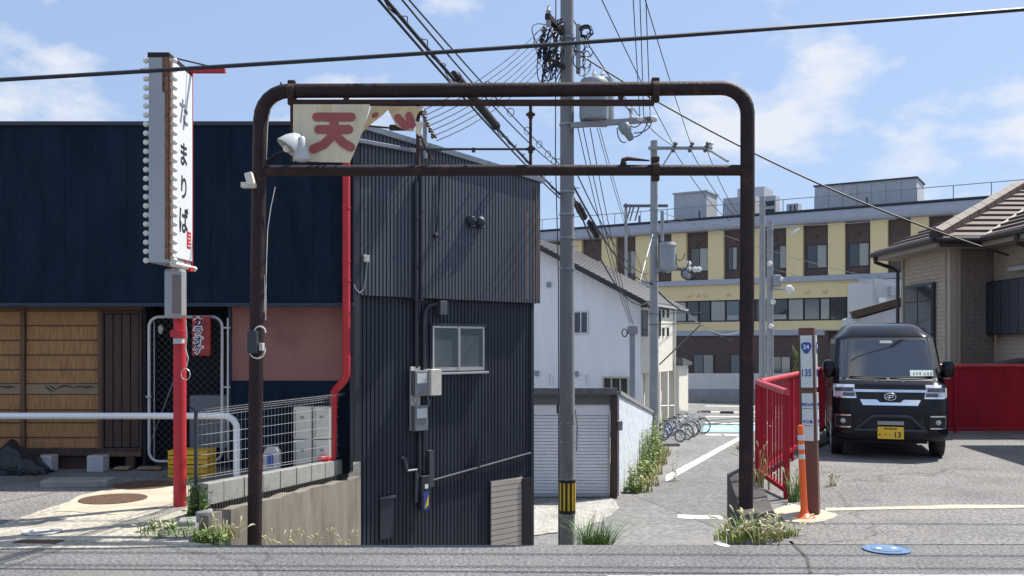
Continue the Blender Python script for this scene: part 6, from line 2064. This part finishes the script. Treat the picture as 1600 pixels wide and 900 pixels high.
# ------------------------------------------------------------------ plants
def weed(name, label, loc, h, n, spread, m=m_leaf, seeds=0, group=None, lean=.35, seed=1, cat='weed', blade=.006):
    rnd = random.Random(seed)
    o = thing(name, label, cat, loc, 0, group)
    L = local(o)
    mb, ms = MB(L), MB(L)
    for k in range(n):
        a = rnd.uniform(0, 6.283)
        r0 = spread * math.sqrt(rnd.random())
        bx_, by_ = r0 * math.cos(a), r0 * math.sin(a) * .7
        hh = h * rnd.uniform(.45, 1.0)
        d = rnd.uniform(0, 6.283)
        ln = hh * lean * rnd.uniform(.2, 1.4)
        w_ = blade * rnd.uniform(.6, 1.5)
        px_, py_ = -math.sin(d) * w_, math.cos(d) * w_
        vs = []
        for i in range(5):
            t = i / 4
            x = bx_ + math.cos(d) * ln * t * t
            y = by_ + math.sin(d) * ln * t * t
            z = hh * t * (1 - .18 * t * ln / hh)
            k_ = (1 - t) ** .7 + .03
            vs += [(x - px_ * k_, y - py_ * k_, z), (x + px_ * k_, y + py_ * k_, z)]
        mb.add(vs, [(2 * i, 2 * i + 1, 2 * i + 3, 2 * i + 2) for i in range(4)])
        if k < seeds:
            tip = Vector(vs[-1])
            dr = (Vector(vs[-1]) - Vector(vs[-4])).normalized()
            ms.tube([tip - dr * .01, tip + dr * .02, tip + dr * .05 + Vector((0, 0, -.006)), tip + dr * .075 + Vector((0, 0, -.02))], [.002, .008, .008, .002], 5)
    mb.build('blades', m, o)
    if seeds:
        ms.build('seed_heads', m_seed, o, kind='stuff')
    return o


def leafy(name, label, loc, h, n, spread, m=m_leaf, group=None, seed=1, cat='weed', ls=.05):
    rnd = random.Random(seed)
    o = thing(name, label, cat, loc, 0, group)
    L = local(o)
    st_, lv = MB(L), MB(L)
    for k in range(n):
        bx_, by_ = rnd.uniform(-spread, spread), rnd.uniform(-spread, spread) * .6
        hh = h * rnd.uniform(.5, 1)
        tx, ty = rnd.uniform(-.18, .18) * hh, rnd.uniform(-.18, .18) * hh
        st_.tube([(bx_, by_, 0), (bx_ + tx * .4, by_ + ty * .4, hh * .5), (bx_ + tx, by_ + ty, hh)], [.006, .004, .002], 4)
        nl = int(hh / ls * 1.8) + 3
        for i in range(nl):
            t = (i + .5) / nl
            c = Vector((bx_ + tx * t, by_ + ty * t, hh * t))
            a = rnd.uniform(0, 6.283)
            d = Vector((math.cos(a), math.sin(a), rnd.uniform(-.2, .7))).normalized()
            s = Vector((-math.sin(a), math.cos(a), rnd.uniform(-.4, .4))).normalized()
            l_ = ls * rnd.uniform(.7, 1.6) * (1.2 - .5 * t)
            lv.add([c, c + d * l_ * .5 + s * l_ * .28, c + d * l_, c + d * l_ * .5 - s * l_ * .28], [(0, 1, 2), (0, 2, 3)])
    st_.build('stems', m, o)
    lv.build('leaves', m, o)
    return o


weed('grass_tuft', 'tall arching green grass tuft at the foot of the main pole', (X(930, 17.6), 17.6, LOW), .95, 320, .32, mat('tuft_green', (.10, .19, .045), .6, var=.35), lean=.9, seed=4, blade=.009, cat='grass')
for i, (px, py, h, n, lab) in enumerate(((1140, 842, .18, 70, 'dry foxtail grass clump left of the archway post foot'), (1165, 836, .22, 70, 'dry foxtail grass clump in front of the archway post foot'), (1200, 845, .17, 75, 'dry foxtail grass clump between archway post and orange delineator'), (1222, 838, .2, 70, 'thin foxtail grass by the orange delineator base'))):
    x, y = uppt(px, py)
    weed('grass_clump', lab, (x, y, -.02), h, n, .12, [m_leafy, m_leaf, m_straw, m_leafy][i], 20, 'foxtail grass round the archway post', .8, 20 + i, 'grass')
for i, (px, py, Y, h, n, lab) in enumerate(((1188, 745, 9.6, .5, 26, 'tall seeding grass against the near end of the red fence'), (1240, 770, 8.9, .35, 40, 'grass growing behind the orange delineator'), (1300, 762, 9.9, .12, 10, 'tiny weed sprouting from the asphalt before the van'), (1178, 690, 10.3, .75, 14, 'slender seeding grass stalks left of the red fence'))):
    weed('grass_clump', lab, (X(px, Y), Y, .0), h, n, .06 if i else .1, m_straw if i != 1 else m_leaf, 12, None, .5, 40 + i, 'grass')
for i, (px, Y, z, h, n, sp_, lab) in enumerate(((305, 8.0, .0, .42, 16, .1, 'leafy green weed growing between the red pole and block wall'), (262, 7.5, .0, .10, 18, .2, 'low spreading weed at the road edge left of the red pole'), (325, 7.35, -.1, .17, 22, .14, 'bushy weed at the foot of the retaining wall'))):
    leafy('weed', lab, (X(px, Y), Y, z), h, n, sp_, m_leaf if i != 1 else m_leafd, None, 60 + i)
for i, (px, py, Y, lab) in enumerate(((290, 850, 7.35, 'grassy tuft beside the kerb block at the red pole'), (350, 858, 7.5, 'pale dry grass at the left archway post foot'), (236, 845, 7.25, 'sparse grass sprawling over the road edge'))):
    weed('grass_clump', lab, (X(px, Y), Y, -.05), .16, 55, .14, m_leaf if i != 1 else m_straw, 6, None, .9, 70 + i, 'grass')
for i, (px, Y) in enumerate(((430, 8.4), (450, 8.6), (480, 8.7), (510, 9.0), (535, 9.3), (555, 9.7), (700, 10.0), (585, 10.2))):
    if px in (700, 585):
        continue
    weed('grass_clump', 'thin seeding grass showing along the foot of the retaining wall', (X(px, Y), Y, Z(862, Y) - .15), .34, 14, .05, m_straw, 10, 'thin grass below the retaining wall', .35, 90 + i, 'grass')
# tall weeds along white wall
W0, W1 = Vector((2.95, 24.9)), Vector((5.7, 37.6))
for i in range(13):
    t = i / 12
    p = W0.lerp(W1, .02 + t * .80)
    h = [.35, .75, .4, .8, .55, 1.0, .7, 1.2, 1.3, 1.1, 1.5, 1.2, 1.3][i]
    leafy('tall_weed', ['knee-high', 'tall', 'low'][i % 3] + [' green', ' yellow-green', ' dark green'][i % 3] + ' weed growing along the white block wall', (p.x + .28, p.y, LOW), h, 15, .24, [m_leaf, m_leafy, m_leafd][i % 3], 'weeds along the white block wall', 100 + i, ls=.11)
for i in range(9):
    t = i / 8
    p = W0.lerp(W1, .03 + t * .75)
    weed('grass_clump', 'yellow-green grass at the foot of the white block wall weeds', (p.x + .5 + .1 * (i % 2), p.y, LOW), .45, 60, .3, m_straw if i % 2 else m_leafy, 0, 'grass at the foot of white wall', .7, 140 + i, 'grass', blade=.016)
leafy('tall_weed', 'lone slender weed standing at the lane edge beyond the white wall weeds', (*lowpt(1054, 752), LOW), 1.0, 3, .06, m_leaf, None, 130, ls=.09)
# shrub behind the fence by the timber post
rnd = random.Random(11)
o = thing('palm_shrub', 'feathery yellow-green shrub behind the red fence beside the timber post', 'shrub', (X(1278, 17.2), 17.2, -.6))
mb, ms = MB(), MB()
for k in range(18):
    a = rnd.uniform(0, 6.283)
    p = [Vector((X(1282, 17.2), 17.2, -.6)) + Vector((math.cos(a) * r_ * .8, math.sin(a) * r_ * .5, h_)) for r_, h_ in ((0, 0), (.18, 1.2), (.38, 1.75 + rnd.uniform(-.2, .25)), (.62, 1.9 + rnd.uniform(-.4, .2)))]
    ms.tube(p, [.012, .009, .006, .003], 4)
    for i in range(30):
        t = .3 + .7 * i / 30
        sgi = min(2, int(t * 3))
        c = p[sgi].lerp(p[sgi + 1], t * 3 - sgi)
        for s in (-1, 1):
            d = Vector((-math.sin(a) * s, math.cos(a) * s, rnd.uniform(-.3, .2))) + (p[3] - p[2]).normalized() * .6
            d.normalize()
            mb.add([c, c + d * .08 + Vector((0, 0, .008)), c + d * .16], [(0, 1, 2)])
            mb.add([c, c + d * .08 - Vector((0, 0, .012)), c + d * .16], [(0, 1, 2)])
ms.build('stems', m_straw, o)
mb.build('leaves', mat('shrub_green', (.16, .22, .05), .6, var=.35), o)
